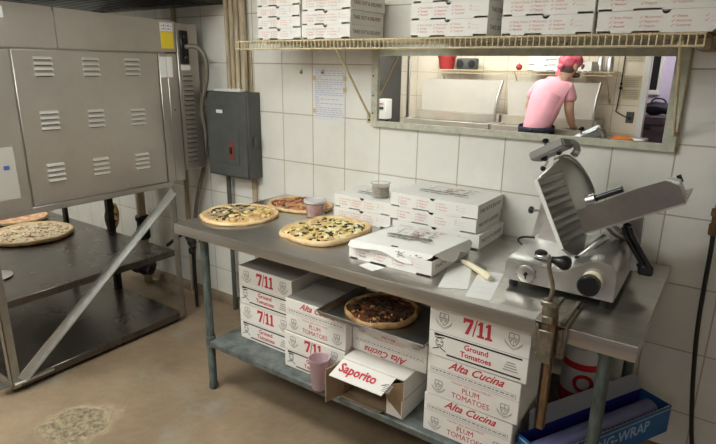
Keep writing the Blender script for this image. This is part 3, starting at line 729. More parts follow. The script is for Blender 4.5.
lf = MB(); lf.hexa([(-w / 2, -d / 2, .002), (-w / 2 + .003, -d / 2, .002), (-w / 2 - .022, -d / 2 - .088, .002), (-w / 2 - .026, -d / 2 - .088, .002), (-w / 2, -d / 2, h - .01), (-w / 2 + .003, -d / 2, h - .01), (-w / 2 - .022, -d / 2 - .088, h - .02), (-w / 2 - .026, -d / 2 - .088, h - .02)], K); lf.build('side_flap', sx)
rf = MB(); rf.hexa([(w / 2 - .003, -d / 2, .004), (w / 2, -d / 2, .004), (w / 2 - .050, -d / 2 + .002 + .02, .004), (w / 2 - .053, -d / 2 + .02, .004), (w / 2 - .003, -d / 2, h - .008), (w / 2, -d / 2, h - .008), (w / 2 - .072, -d / 2 - .05, h - .02), (w / 2 - .075, -d / 2 - .05, h - .02)], K)
rf.box((w / 2 - .075, -d / 2 - .004, .004), (w / 2 - .002, -d / 2 - .001, .085), S)
rf.build('side_flap', sx)
bf = MB(); bf.hexa([(-w / 2 + .01, -d / 2 - .03, .012), (w / 2 - .09, -d / 2 - .03, .012), (w / 2 - .09, -d / 2, .005), (-w / 2 + .01, -d / 2, .005), (-w / 2 + .01, -d / 2 - .03, .016), (w / 2 - .09, -d / 2 - .03, .016), (w / 2 - .09, -d / 2, .009), (-w / 2 + .01, -d / 2, .009)], K); bf.build('bottom_flap', sx)

# sheet pan
tr_ = MB(); L0, L1, D0, D1 = -.257, .257, -.185, .185; m = M['tray']
tr_.box((L0 + .012, D0 + .012, 0), (L1 - .012, D1 - .012, .002), m)
def rim(a, b_, inn):
    a, b_, inn = Vector(a), Vector(b_), Vector(inn)
    lo0, lo1 = a + inn * .012, b_ + inn * .012
    e = (b_ - a).normalized() * .012
    lo0 += e; lo1 -= e
    up = Vector((0, 0, .024)); t2 = Vector((0, 0, .0018)) + inn * .0
    tr_.hexa([lo0, lo1, b_ + up, a + up, lo0 + inn * .002 + t2, lo1 + inn * .002 + t2, b_ + up + inn * .002 + t2, a + up + inn * .002 + t2], m)
    tr_.cyl(a + up, b_ + up, .0036, m, 8)
rim((L0, D0, 0), (L1, D0, 0), (0, 1, 0)); rim((L1, D0, 0), (L1, D1, 0), (-1, 0, 0)); rim((L1, D1, 0), (L0, D1, 0), (0, -1, 0)); rim((L0, D1, 0), (L0, D0, 0), (1, 0, 0))
tp_ = tag(tr_.build('sheet_pan'), 'shallow rimmed metal sheet pan holding a dark pizza under the table', 'tray'); tp_.location = (-.122, -.640, .6475)

# film box, can
fb = thing('film_box', 'long open blue dispenser box of wrap poking out past the table leg', 'box', (.712, -.507, ZS), math.atan2(.613, .329))
w, L_, h = .135, .66, .118
b = MB(); c = .004; B = M['blue_box']
b.box((-L_ / 2, -w / 2, 0), (L_ / 2, w / 2, c), B)
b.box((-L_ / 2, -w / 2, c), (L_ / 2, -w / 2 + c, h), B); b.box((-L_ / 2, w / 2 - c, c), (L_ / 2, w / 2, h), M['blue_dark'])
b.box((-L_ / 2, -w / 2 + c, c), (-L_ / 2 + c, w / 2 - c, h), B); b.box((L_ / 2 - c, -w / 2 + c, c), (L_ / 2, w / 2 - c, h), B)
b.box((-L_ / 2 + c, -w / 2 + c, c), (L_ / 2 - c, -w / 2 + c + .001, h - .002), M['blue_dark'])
b.text('CLING-WRAP', .062, M['lightblue'], T(.02, -w / 2 - .0007, h * .55) @ FRONT, bold=.02, sx=1.0)
b.quad([(-L_ / 2, -w / 2 - .0005, h - .016), (L_ / 2, -w / 2 - .0005, h - .016), (L_ / 2, -w / 2 - .0005, h - .012), (-L_ / 2, -w / 2 - .0005, h - .012)], M['lightblue'])
b.text('WRAP', .05, M['lightblue'], T(-L_ / 2 - .0006, 0, h * .5) @ RZ(-PI / 2) @ RX(PI / 2), bold=.02)
b.quad([(-L_ / 2 - .0005, -w / 2 + .006, h - .014), (-L_ / 2 - .0005, w / 2 - .006, h - .014), (-L_ / 2 - .0005, w / 2 - .006, h - .009), (-L_ / 2 - .0005, -w / 2 + .006, h - .009)], M['lightblue'])
b.build('box', fb)
lidb = MB(); lidb.hexa([(-L_ / 2 + .05, w / 2 - .004, h), (L_ / 2, w / 2 - .004, h), (L_ / 2, w / 2, h), (-L_ / 2 + .05, w / 2, h), (-L_ / 2 + .07, w / 2 + .020, h + .062), (L_ / 2 - .02, w / 2 + .020, h + .062), (L_ / 2 - .02, w / 2 + .024, h + .060), (-L_ / 2 + .07, w / 2 + .024, h + .060)], pmat('inside of lid', (.22, .22, .25), .5)); lidb.build('lid', fb)
ro = MB(); ro.cyl((-L_ / 2 + .02, .004, .058), (L_ / 2 - .02, .004, .058), .047, M['film'], 24); ro.cyl((-L_ / 2 + .015, .004, .058), (L_ / 2 - .015, .004, .058), .02, M['kraft'], 16); ro.build('film_roll', fb, 40)
te = MB(); pts = []
n = 60
for k in range(n + 1): pts.append((-L_ / 2 + .01 + (L_ - .02) * k / n, -w / 2 + .001, h + (.006 if k % 2 else .001)))
te.prism([(-L_ / 2 + .01, -w / 2 + .001, h - .012), *[(p[0], p[1], p[2]) for p in pts], (L_ / 2 - .01, -w / 2 + .001, h - .012)], (0, .001, 0), M['alu']); te.build('cutter_strip', fb)
cn = thing('tin_can', 'tall red and white tin can on the shelf behind the blue box', 'can', (.590, -.235, ZS))
c = MB(); c.lathe([(.083, 0), (.087, .002), (.087, .006), (.085, .008), (.085, .282), (.087, .284), (.087, .288), (.082, .289), (.081, .285), (.002, .285)], M['alu'], n=40); c.build('body', cn, 40)
l = MB()
for z0, z1, m_ in ((.010, .075, 'can_red'), (.075, .185, 'can_white'), (.185, .215, 'can_red'), (.215, .278, 'can_white')): l.lathe([(.0856, z0), (.0856, z1)], M[m_], n=40, cap0=False, cap1=False)
for k in range(14):
    t0, t1 = 2 * PI * k / 14, 2 * PI * (k + 1) / 14
    P = []
    for t_, s_ in ((t0, .042), (t1, .042), (t1, .026), (t0, .026)):
        an = -PI / 2 + .25 + math.cos(t_) * s_ / .0856; P.append((.0862 * math.cos(an), .0862 * math.sin(an), .128 + math.sin(t_) * s_))
    l.quad(P, M['can_red'])
l.build('paper_label', cn, 40)

# ------------------------------------------------------------------ meat slicer
sl = thing('meat_slicer', 'metal deli meat slicer with a ribbed gauge plate on the far end of the table', 'slicer', (.53, -.4, ZT))
AL, ST, BK = M['alu'], M['steel'], M['black']
def P_(mb, name, parent=None, ang=40):
    return off(mb, sl.location).build(name, parent or sl, ang)
b = MB()
prof = [(.351, .935), (.351, 1.000), (.36, 1.006), (.45, 1.000), (.50, .998), (.535, 1.000), (.565, 1.012), (.60, 1.038), (.635, 1.058), (.665, 1.064), (.695, 1.060), (.712, 1.045), (.718, 1.02), (.718, .935)]
yy = [(-.637, 1., 0.), (-.628, 1.0, .006), (-.56, 1.0, .010), (-.40, .985, .014), (-.20, .96, .016), (-.11, .92, .0)]
rings = []
for y, k, dz in yy:
    rings.append([b.bm.verts.new((.535 + (px - .535) * k, y, pz + (dz if pz > .95 else 0))) for px, pz in prof])
fs = []
for r0, r1 in zip(rings, rings[1:]):
    for i in range(len(prof)): fs.append(b.bm.faces.new([r0[i], r0[(i + 1) % len(prof)], r1[(i + 1) % len(prof)], r1[i]]))
fs += [b.bm.faces.new(rings[0]), b.bm.faces.new(rings[-1][::-1])]
b._fin(fs, AL, False)
P_(b, 'base')
for fx, fy in ((.375, -.60), (.69, -.60), (.385, -.16), (.69, -.16)):
    b = MB(); b.lathe([(.014, ZT + .0005), (.017, ZT + .008), (.013, ZT + .03), (.016, ZT + .037)], M['rubber'], (fx, fy, 0), n=16); P_(b, 'foot')
b = MB(); b.lathe([(.032, -.638), (.032, -.642), (.029, -.6435)], ST, (.429, 0, .970), 'Y', 28); b.lathe([(.007, -.643), (.006, -.652)], M['dark_metal'], (.429, 0, .970), 'Y', 12)
b.box((.427, -.6475, .952), (.431, -.6435, .968), M['dark_metal'])
for k in range(9):
    a_ = PI * .15 + k * PI * .21
    b.box((-.0012, -.6392, .034), (.0012, -.6378, .038), M['dark_metal'], mat=T(.429, 0, .970) @ RY(a_))
P_(b, 'index_dial')
b = MB(); b.lathe([(.034, -.640), (.034, -.655), (.031, -.659)], M['cream_plastic'], (.650, 0, .998), 'Y', 28)
P_(b, 'dial_ring')
b = MB(); b.lathe([(.033, -.659), (.034, -.664), (.034, -.690), (.030, -.694)], BK, (.646, 0, .992), 'Y', 32)
for k in range(24):
    a_ = 2 * PI * k / 24; b.box((-.0018, -.692, .033), (.0018, -.664, .0352), BK, mat=T(.646, 0, .992) @ RY(a_))
P_(b, 'thickness_knob')
# gauge plate: its near edge leans left, the plate runs back and slightly to the right
pb = Vector((.5308, -.585, 1.068)); pt = Vector((.4168, -.585, 1.2973)); GL = (pt - pb).length; up = (pt - pb).normalized()
wv = Vector((math.sin(math.radians(8)), math.cos(math.radians(8)), 0)); nr = wv.cross(up).normalized(); nr = nr if nr.x > 0 else -nr
def GP(s, t_, o=0.): return pb + up * (GL * s) + wv * t_ + nr * o
b = MB()
out = [(0, 0), (1.0, 0), (1.225, .278), (1.164, .246), (.95, .226), (.735, .214), (.55, .207), (.36, .206), (.18, .218), (.05, .233), (-.20, .130), (-.13, .05)]
b.prism([GP(s, t_, -.010) for s, t_ in out], nr * .010, M['tray'])
for k in range(10):
    s = .05 + k * .105
    y1 = .195 if s < .9 else .205
    b.prism([GP(s - .034, .004, -.0005), GP(s + .012, .004, .0065), GP(s + .022, .004, -.0005)], wv * (y1 - .004), M['tray'])
b.prism([GP(0, -.003, -.011), GP(1., -.003, -.011), GP(1., .002, -.011), GP(0, .002, -.011)], nr * .014, M['white_metal'])
P_(b, 'gauge_plate')
bc = GP(0, .285, -.012) + up * .160
R_ = Matrix(((up.x, wv.x, nr.x, 0), (up.y, wv.y, nr.y, 0), (up.z, wv.z, nr.z, 0), (0, 0, 0, 1)))
bm_ = Matrix.Translation(bc) @ R_
b = MB(); b.lathe([(.147, -.004), (.149, -.001), (.144, .002), (.116, .003), (.110, .006), (.03, .007), (.002, .007)], M['alu'], n=64, mat=bm_); P_(b, 'blade')
b = MB()
N = 40
for k in range(N):
    a0, a1 = [-.12 * PI + 1.0 * PI * q / N for q in (k, k + 1)]
    def C_(a, r, o): return bm_ @ Vector((r * math.cos(a), r * math.sin(a), o))
    b.hexa([C_(a0, .151, -.012), C_(a1, .151, -.012), C_(a1, .160, -.012), C_(a0, .160, -.012), C_(a0, .151, .010), C_(a1, .151, .010), C_(a1, .160, .008), C_(a0, .160, .008)], AL)
bmesh.ops.remove_doubles(b.bm, verts=b.bm.verts[:], dist=.0004)
P_(b, 'blade_guard')
# motor head behind the blade
b = MB(); b.lathe([(.09, -.08), (.11, -.07), (.115, -.016), (.10, -.006)], AL, n=40, mat=bm_); b.hexa([(.37, -.36, 1.0), (.50, -.36, 1.0), (.52, -.2, 1.0), (.38, -.2, 1.0), (.41, -.34, 1.14), (.45, -.34, 1.14), (.46, -.22, 1.14), (.42, -.22, 1.14)], AL); P_(b, 'motor_housing')
# left triangular deflector and its knob
b = MB(); b.prism([(.333, -.30, .99), (.50, -.30, 1.0), (.47, -.30, 1.19), (.392, -.30, 1.235), (.372, -.30, 1.225)], (0, .004, 0), M['alu']); P_(b, 'slice_deflector')
b = MB(); b.cyl((.36, -.31, 1.12), (.335, -.318, 1.12), .005, ST, 10); b.lathe([(.009, 0), (.015, .004), (.015, .014), (.010, .019)], BK, n=12, mat=T(.338, -.318, 1.12) @ RY(-PI / 2)); P_(b, 'deflector_knob')
b = MB(); b.tube([(.345, -.45, 1.012), (.325, -.44, 1.020), (.322, -.42, 1.026), (.34, -.40, 1.030), (.375, -.39, 1.03)], .004, BK, 8, 2); P_(b, 'power_lead')
# sharpener head on top
b = MB()
ax, ay = Vector((.128, -.02, .076)), Vector((.02, .075, -.012)); az = Vector((-.014, 0, .032))
o_ = Vector((.304, -.315, 1.314))
b.hexa([o_, o_ + ax, o_ + ax + ay, o_ + ay, o_ + az, o_ + ax + az, o_ + ax + ay + az, o_ + ay + az], M['grey_cast'])
bmesh.ops.bevel(b.bm, geom=b.bm.edges[:], offset=.006, segments=2, affect='EDGES')
for f in b.bm.faces: f.material_index = 0
b.box((.338, -.30, 1.318), (.362, -.27, 1.345), BK, .004); b.box((.392, -.29, 1.345), (.41, -.262, 1.365), BK, .004)
b.tube([(.425, -.275, 1.40), (.45, -.26, 1.395), (.462, -.25, 1.37), (.448, -.25, 1.345)], .013, M['grey_cast'], 12, 1)
b.cyl((.452, -.25, 1.36), (.47, -.25, 1.355), .016, ST, 16)
P_(b, 'sharpener')
b = MB(); b.cyl((.350, -.295, 1.372), (.349, -.295, 1.390), .004, ST, 10); b.lathe([(.008, 1.388), (.013, 1.392), (.013, 1.402), (.008, 1.407)], BK, (.349, -.295, 0), n=12); P_(b, 'sharpener_knob')
b = MB(); b.cyl((.365, -.29, 1.32), (.352, -.292, 1.292), .005, ST, 10); b.ball((.35, -.292, 1.288), .011, BK); P_(b, 'lock_knob')
# carriage tray: slopes down-left to the blade
tl, trr = Vector((.582, 0, 1.115)), Vector((.864, 0, 1.267)); ex = (trr - tl).normalized(); en = Vector((-ex.z, 0, ex.x))
def CT(u, y, n): p = tl + ex * u + en * n; return Vector((p.x, y, p.z))
LT = (trr - tl).length
b = MB()
b.prism([CT(0, -.5, 0), CT(LT, -.5, 0), CT(LT, -.5, .004), CT(0, -.5, .004)], (0, .26, 0), M['tray'])
b.prism([CT(-.004, -.503, -.002), CT(LT, -.503, -.002), CT(LT + .002, -.503, .058), CT(LT - .028, -.503, .088), CT(LT - .11, -.503, .092), CT(0.0, -.503, .086)], (0, .004, 0), M['tray'])
b.prism([CT(-.004, -.5045, -.004), CT(LT, -.5045, -.004), CT(LT, -.5045, .002), CT(-.004, -.5045, .002)], (0, .006, 0), M['alu'])
P_(b, 'carriage_tray')
b = MB()
b.prism([CT(LT - .002, -.5, .0), CT(LT + .002, -.5, .0), CT(LT + .006, -.5, .070), CT(LT - .022, -.5, .090), CT(LT - .026, -.5, .088), CT(LT + .001, -.5, .068)], (0, .055, 0), M['white_metal'])
for k in range(6):
    n = .010 + k * .010; b.prism([CT(LT + .001, -.5, n), CT(LT + .006, -.5, n), CT(LT + .006, -.5, n + .004), CT(LT + .001, -.5, n + .004)], (0, .055, 0), M['alu'])
b.prism([CT(LT - .004, -.447, .06), CT(LT + .010, -.447, .06), CT(LT + .010, -.447, .085), CT(LT - .004, -.447, .085)], (0, .008, 0), BK)
P_(b, 'end_fence')
b = MB(); b.cyl((.545, -.375, 1.20), (.575, -.375, 1.213), .022, M['alu'], 20); b.cyl((.558, -.375, 1.207), (.660, -.375, 1.262), .0115, BK, 16); P_(b, 'pusher_handle')
# carriage arm and its lower black handle
b = MB(); b.hexa([(.665, -.34, .955), (.742, -.34, .955), (.742, -.28, .955), (.665, -.28, .955), (.675, -.34, 1.16), (.735, -.34, 1.185), (.735, -.28, 1.185), (.675, -.28, 1.16)], M['alu'])
bmesh.ops.bevel(b.bm, geom=b.bm.edges[:], offset=.006, segments=2, affect='EDGES')
for f in b.bm.faces: f.material_index = 0
b.tube([(.63, -.38, 1.13), (.66, -.38, 1.10), (.70, -.36, 1.09)], .018, ST, 12, 1)
P_(b, 'carriage_arm')
b = MB()
for dx in (0, .014): b.tube([(.685 + dx * 1.4, -.41, 1.135), (.698 + dx * 1.4, -.412, 1.105), (.733 + dx * 1.4, -.415, 1.055), (.772 + dx * 1.4, -.415, 1.000)], .0088, BK, 10, 1)
b.tube([(.688, -.41, 1.135), (.697, -.41, 1.144), (.706, -.41, 1.138)], .009, BK, 10, 1)
b.box((.752, -.425, .975), (.800, -.402, 1.012), BK, .006); b.cyl((.778, -.41, .99), (.745, -.36, .99), .008, BK, 10)
P_(b, 'carriage_handle')
b = MB(); b.lathe([(.020, 0), (.023, .006), (.022, .022), (.014, .028)], M['dark_metal'], (.452, -.56, 1.012), n=20); b.box((.435, -.585, 1.012), (.485, -.545, 1.030), M['alu'], .006)
P_(b, 'latch_casting')
b = MB(); b.tube([(.565, -.50, 1.02), (.59, -.49, 1.045), (.615, -.47, 1.075), (.64, -.45, 1.10)], .013, M['alu'], 12, 1); b.tube([(.56, -.52, 1.022), (.60, -.50, 1.028), (.635, -.50, 1.045)], .007, BK, 10, 1); P_(b, 'support_bracket')

# ------------------------------------------------------------------ can opener clamped to the table
co = thing('can_opener', 'rusty crank can opener clamped on the table edge in front of the slicer', 'can opener', (.58, -.85, ZT))
BR = M['bronze']
def O_(mb, name): return off(mb, co.location).build(name, co, 40)
b = MB()
b.box((.535, -.8635, .800), (.635, -.8415, .912), BR, .004); b.box((.535, -.8635, .9005), (.635, -.64, .913), BR, .003)
for xx in (.556, .612): b.box((xx, -.855, .911), (xx + .014, -.65, .921), BR, .002)
b.box((.545, -.876, .815), (.556, -.862, .905), BR, .002); b.box((.614, -.876, .815), (.625, -.862, .905), BR, .002)
for xx, yy_ in ((.548, -.70), (.628, -.70)): b.lathe([(.006, .912), (.006, .917), (.003, .919)], M['dark_metal'], (xx, yy_, 0), n=8)
O_(b, 'clamp_base')
b = MB(); b.box((.583, -.893, .552), (.608, -.866, .955), M['rust'], .003)
b.box((.579, -.8955, .552), (.583, -.868, .80), M['dark_metal']); b.box((.560, -.899, .79), (.606, -.8935, .90), BR, .003); O_(b, 'post')
b = MB(); b.lathe([(.021, .925), (.024, .93), (.024, .985), (.018, .992)], BR, (.583, -.875, 0), n=20); b.box((.557, -.90, .978), (.607, -.862, .996), BR, .004); b.box((.566, -.905, .925), (.600, -.89, .95), BR, .003)
O_(b, 'gear_head')
b = MB(); b.tube([(.578, -.885, .990), (.585, -.885, 1.02), (.584, -.885, 1.05), (.572, -.885, 1.08), (.566, -.885, 1.105), (.566, -.885, 1.128)], .0065, BR, 10, 2); O_(b, 'crank')
b = MB(); b.lathe([(.009, 0), (.011, .01), (.016, .022), (.022, .034), (.0225, .044), (.017, .055), (.006, .060)], BK, n=20, mat=T(.566, -.872, 1.122) @ RY(PI * .55) @ RX(-.2)); O_(b, 'crank_knob')

# ------------------------------------------------------------------ pizza oven
OX = -1.9
ov = thing('pizza_oven', 'big stainless steel pizza oven with louvred side panel on a steel stand', 'oven', (OX - .5, -.9, .95))
OS = M['oven_steel']
def V_(mb, name, parent=None, ang=40): return off(mb, ov.location).build(name, parent or ov, ang)
b = MB()
b.box((OX - 1.0, -1.62, .945), (OX - .012, -.345, 1.91), OS, .004)
V_(b, 'body')
def plate(y0, y1, z0, z1, name, extra=None, x=OX):
    b = MB(); b.box((x - .012, y0, z0), (x, y1, z1), OS, .003)
    if extra: extra(b)
    return V_(b, name)
def louvers(b, yc, zc, n=4, w=.088, pitch=.026, x=OX):
    for k in range(n):
        z = zc + (n - 1) / 2 * pitch - k * pitch
        N = 6; pts = [(x - .001, yc - w / 2, z + .009), (x + .005, yc - w / 2, z + .008), (x + .010, yc - w / 2, z + .003), (x + .0125, yc - w / 2, z - .003), (x + .0125, yc - w / 2, z - .005), (x - .001, yc - w / 2, z - .005)]
        b.prism(pts, (0, w, 0), M['louvre_highlight'])
        b.box((x - .001, yc - w / 2 + .004, z - .0092), (x + .0012, yc + w / 2 - .004, z - .0048), M['oven_dark'])  # dark strip on the solid panel paints the shade of the opening below
def side(b):
    for yc, zc in ((-1.065, 1.646), (-.82, 1.645), (-.579, 1.646), (-1.07, 1.384), (-.825, 1.378), (-.572, 1.370), (-1.075, 1.120), (-.829, 1.117), (-.574, 1.112)): louvers(b, yc, zc)
    for y in (-1.17, -.93, -.68, -.46): b.lathe([(.0065, -.001), (.006, .002), (.003, .003)], M['alu'], (OX, y, .985), 'X', 10)
plate(-1.205, -.408, .962, 1.726, 'side_panel', side)
plate(-1.62, -1.213, .945, 1.726, 'rear_panel')
plate(-.400, -.345, .950, 1.726, 'corner_strip', lambda b: (b.box((OX - .012, -.345, .95), (OX, -.272, 1.726), OS, .003), b.lathe([(.006, -.001), (.005, .0008)], M['oven_dark'], (OX, -.314, 1.394), 'X', 10)))
for ya, yb_ in ((-1.62, -.988), (-.978, -.272)):
    zt = lambda y: 1.9065 - (y + .272) * .029
    b = MB(); b.hexa([(OX - .012, ya, 1.734), (OX, ya, 1.734), (OX, yb_, 1.734), (OX - .012, yb_, 1.734), (OX - .012, ya, zt(ya)), (OX, ya, zt(ya)), (OX, yb_, zt(yb_)), (OX - .012, yb_, zt(yb_))], OS); V_(b, 'upper_panel')
b = MB(); b.box((OX - .3, -1.60, .925), (OX - .002, -.36, .958), OS, .003); V_(b, 'lower_rail')
for nm, a_, c_, m_, lab in (('sticker', (-.376, 1.849), (-.288, 1.898), 'white_paper', 'white hand-lettered sticker'), ('sticker', (-.374, 1.752), (-.289, 1.846), 'yellow', 'yellow warning sticker'), ('sticker', (-.395, 1.588), (-.308, 1.706), 'white_paper', 'white folded paper label'), ('sticker', (-1.275, 1.862), (-1.212, 1.912), 'white_paper', 'small white square sticker')):
    b = MB(); b.box((OX - .001, a_[0], a_[1]), (OX + .0012, c_[0], c_[1]), M[m_])
    if nm == 'sticker' and m_ == 'white_paper' and a_[0] > -.4 and a_[1] > 1.8:
        for k in range(2):
            for q in range(5): b.box((OX + .001, a_[0] + .008 + q * .015, a_[1] + .010 + k * .018), (OX + .0018, a_[0] + .016 + q * .015, a_[1] + .014 + k * .018 + .004 * (q % 2)), M['blue_ink'])
    if m_ == 'white_paper' and a_[1] < 1.6: b.box((OX + .001, -.352, 1.592), (OX + .0017, -.350, 1.702), M['grey_ink'])
    o = V_(b, nm); o['label'] = lab
b = MB(); b.box((OX - .001, -1.43, 1.02), (OX + .003, -1.262, 1.275), M['label_plate'], .004); b.box((OX + .0028, -1.318, 1.165), (OX + .0042, -1.292, 1.185), M['blue_ink']); o = V_(b, 'name_plate'); o['label'] = 'pale plate with a small dark blue emblem'
# control box at the wall end
b = MB(); b.box((OX - .5, -.262, 1.012), (OX - .004, -.105, 1.905), OS, .004)
for k in range(19):
    z = 1.60 - k * .0295; pts = [(OX - .005, -.238, z + .009), (OX + .004, -.238, z + .006), (OX + .006, -.238, z - .003), (OX - .005, -.238, z - .003)]
    b.prism(pts, (0, .075, 0), OS); b.box((OX - .005, -.235, z - .008), (OX - .002, -.166, z - .003), M['oven_dark'])  # shade under each vent slat painted as a dark strip
V_(b, 'control_box')
b = MB(); b.box((OX - .006, -.243, 1.665), (OX + .012, -.188, 1.86), BK, .003)
for z in (1.82, 1.70): b.lathe([(.016, 0), (.016, .010), (.012, .014)], M['dark_metal'], (OX + .012, -.215, z), 'X', 16)
V_(b, 'socket_plate')
b = MB(); b.box((OX - .005, -.243, 1.628), (OX - .002, -.175, 1.66), M['white_paper']); V_(b, 'sticker')['label'] = 'small white label under the socket'
b = MB(); b.tube([(OX + .012, -.215, 1.765), (OX + .05, -.18, 1.775), (OX + .10, -.15, 1.74), (-1.785, -.14, 1.64), (-1.808, -.14, 1.542), (-1.875, -.135, 1.416), (-1.905, -.09, 1.29), (-1.905, -.085, 1.19), (-1.94, -.08, 1.02), (-2.02, -.08, .84), (-2.08, -.08, .65), (-2.12, -.08, .38), (-2.15, -.08, .06)], .014, pmat('grey flexible conduit', (.22, .195, .155), .55, .3, var=.3), 10, 2)
V_(b, 'power_conduit')
# stand
st_ = thing('oven_stand', 'steel angle stand with two shelves and a diagonal brace beneath the oven', 'stand', (OX - .6, -.9, 0))
AN = M['angle']
def S_(mb, name, parent=None): return off(mb, st_.location).build(name, parent or st_, 40)
def angle_post(x, y, z0, z1, sxn, syn, m=AN, w=.042):
    b = MB(); b.box((x, y, z0), (x - sxn * .005, y + syn * w, z1), m, .001); b.box((x, y, z0), (x - sxn * w, y + syn * .005, z1), m, .001); return b
S_(angle_post(OX, -.36, .03, .924, 1, -1), 'post'); S_(angle_post(OX, -1.445, .03, .924, 1, 1), 'post')
S_(angle_post(-2.60, -.415, .03, .942, 1, 1, M['dark_metal']), 'post'); S_(angle_post(-3.08, -.50, .03, .942, -1, 1, M['dark_metal']), 'post'); S_(angle_post(-3.55, -1.445, .03, .942, -1, 1, M['dark_metal']), 'post')
for z, nm in ((.51, 'upper_shelf'), (.065, 'lower_shelf')):
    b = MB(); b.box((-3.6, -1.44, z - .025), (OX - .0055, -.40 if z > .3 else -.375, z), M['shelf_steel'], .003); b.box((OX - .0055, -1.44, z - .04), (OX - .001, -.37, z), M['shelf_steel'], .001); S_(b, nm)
b = MB()
p, q = Vector((OX + .004, -.385, .900)), Vector((OX + .004, -1.405, .075)); d_ = (q - p).normalized(); n_ = Vector((0, -d_.z, d_.y)) * .022
b.prism([p - n_, q - n_, q + n_, p + n_], (.005, 0, 0), M['alu']); b.prism([p + n_ * .78, q + n_ * .78, q + n_, p + n_], (.03, 0, 0), M['alu']); S_(b, 'diagonal_brace')
b = MB(); b.box((-3.6, -1.4455, .03), (OX, -1.4405, .075), AN); b.box((OX - .06, -1.50, .055), (OX + .0, -1.445, .062), AN); S_(b, 'cross_rail')
b = MB(); b.box((OX + .001, -1.44, .052), (OX + .02, -1.24, .066), M['alu'], .002); S_(b, 'shelf_bracket')
for x, y in ((OX - .04, -1.42), (OX - .04, -.41), (-3.5, -1.40), (-3.05, -.53)):
    b = MB(); b.lathe([(.026, -.014), (.03, -.010), (.03, .010), (.026, .014)], M['rubber'], (x, y, .031), 'Y', 20); b.box((x - .012, y - .02, .03), (x + .012, y + .02, .04), M['dark_metal']); S_(b, 'caster')
pl = MB(); pl.lathe([(.05, 0), (.085, .006), (.088, .008), (.083, .009), (.048, .003), (.002, .003)], M['white_metal'], n=32)
tag(pl.build('plate', None, 50), 'small white plate on the near edge of the upper stand shelf', 'plate').location = (-2.30, -1.29, .511)
# conveyor wire belt showing beneath the oven
b = MB(); n = 46
b.cyl((-3.15, -.40, .885), (-2.62, -.40, .885), .004, M['belt'], 8)
for k in range(n):
    x = -3.14 + k * .0113; b.tube([(x, -.40, .887), (x + .006, -.40, .905), (x + .0113, -.40, .887)], .0026, M['belt'], 6)
V_(b, 'conveyor_belt')

# hood over the oven
b = MB(); HX0, HX1, HY0, HZ0 = -3.25, -1.72, -1.9, 2.02
hd = thing('exhaust_hood', 'dark exhaust hood over the oven', 'hood', (-3, -1.1, HZ0))
b.box((HX0, HY0, HZ0 + .26), (HX1, -.004, HZ0 + .29), M['hood']); 
for a_, c_ in (((HX0, HY0, HZ0), (HX1, HY0 + .02, HZ0 + .27)), ((HX0, -.024, HZ0), (HX1, -.004, HZ0 + .27)), ((HX0, HY0, HZ0), (HX0 + .02, -.004, HZ0 + .27)), ((HX1 - .02, HY0, HZ0), (HX1, -.004, HZ0 + .27))): b.box(a_, c_, M['hood'])
b.box((-2.9, -1.4, HZ0 + .29), (-2.1, -.6, CEIL - .002), M['hood'], .004)
off(b, hd.location).build('canopy', hd)
b = MB(); b.box((HX0 + .02, HY0 + .02, HZ0 + .015), (HX1 - .02, -.024, HZ0 + .03), M['hood'])
for k in range(14): b.box((HX0 + .05 + k * .1, HY0 + .06, HZ0 + .010), (HX0 + .09 + k * .1, -.06, HZ0 + .016), M['hood'])
off(b, hd.location).build('filter_grille', hd)

# ------------------------------------------------------------------ pipes behind the stand
gp = thing('gas_pipe', 'thick beige gas pipe with a black valve behind the oven stand', 'pipe', (-2.69, -.10, 0))
b = MB(); b.lathe([(.034, .0), (.034, 1.9)], M['cream_pipe'], (-2.69, -.10, 0), n=20); off(b, gp.location).build('riser', gp)
b = MB(); b.lathe([(.045, .36), (.05, .37), (.05, .44), (.042, .45), (.042, .50), (.05, .51), (.05, .54), (.04, .55)], M['dark_metal'], (-2.69, -.10, 0), n=20)
b.tube([(-2.69, -.10, .16), (-2.60, -.14, .11), (-2.52, -.18, .15), (-2.45, -.20, .23)], .026, M['dark_metal'], 10, 2); b.tube([(-2.69, -.1, .11), (-2.75, -.16, .09), (-2.83, -.16, .15), (-2.95, -.16, .18)], .022, M['dark_metal'], 10, 2)
b.ball((-2.68, -.12, .13), .062, M['dark_metal']); off(b, gp.location).build('valve', gp)
b = MB(); b.lathe([(.014, .073), (.014, 1.9)], M['white_metal'], (-2.79, -.05, 0), n=14)
tag(b.build('thin_pipe'), 'thin white pipe next to the thick beige gas pipe', 'pipe')
vf = thing('pipe_valve', 'black pipe valve at the corner of the stand shelf', 'valve', (-1.99, -.25, .5))
b = MB(); b.lathe([(.012, .02), (.012, .52)], M['dark_metal'], (-1.975, -.20, 0), n=12); b.tube([(-1.975, -.20, .50), (-2.02, -.20, .53), (-2.1, -.19, .53), (-2.3, -.17, .40)], .012, M['dark_metal'], 10, 1); off(b, vf.location).build('pipe', vf)
b = MB(); b.ball((-1.975, -.205, .50), .032, M['dark_metal']); b.ball((-1.965, -.215, .44), .026, M['dark_metal']); b.cyl((-2.03, -.20, .53), (-1.93, -.225, .47), .018, M['dark_metal'], 12); off(b, vf.location).build('valve_body', vf)
pizza('pizza', 'browned pizza slab leaning upright behind the stand shelf', (-2.83, -.25, .545), .085, M['crust'], M['cheese_gold'], 44, squash=(.62, 1.25), thick=.03, bits=[('char_spot', M['char'], 14, (.012, .03), (.01, .02), None)])
o_ = bpy.data.objects['pizza.004'] if 'pizza.004' in bpy.data.objects else None
if o_: o_.rotation_euler = (math.radians(78), 0, math.radians(28))

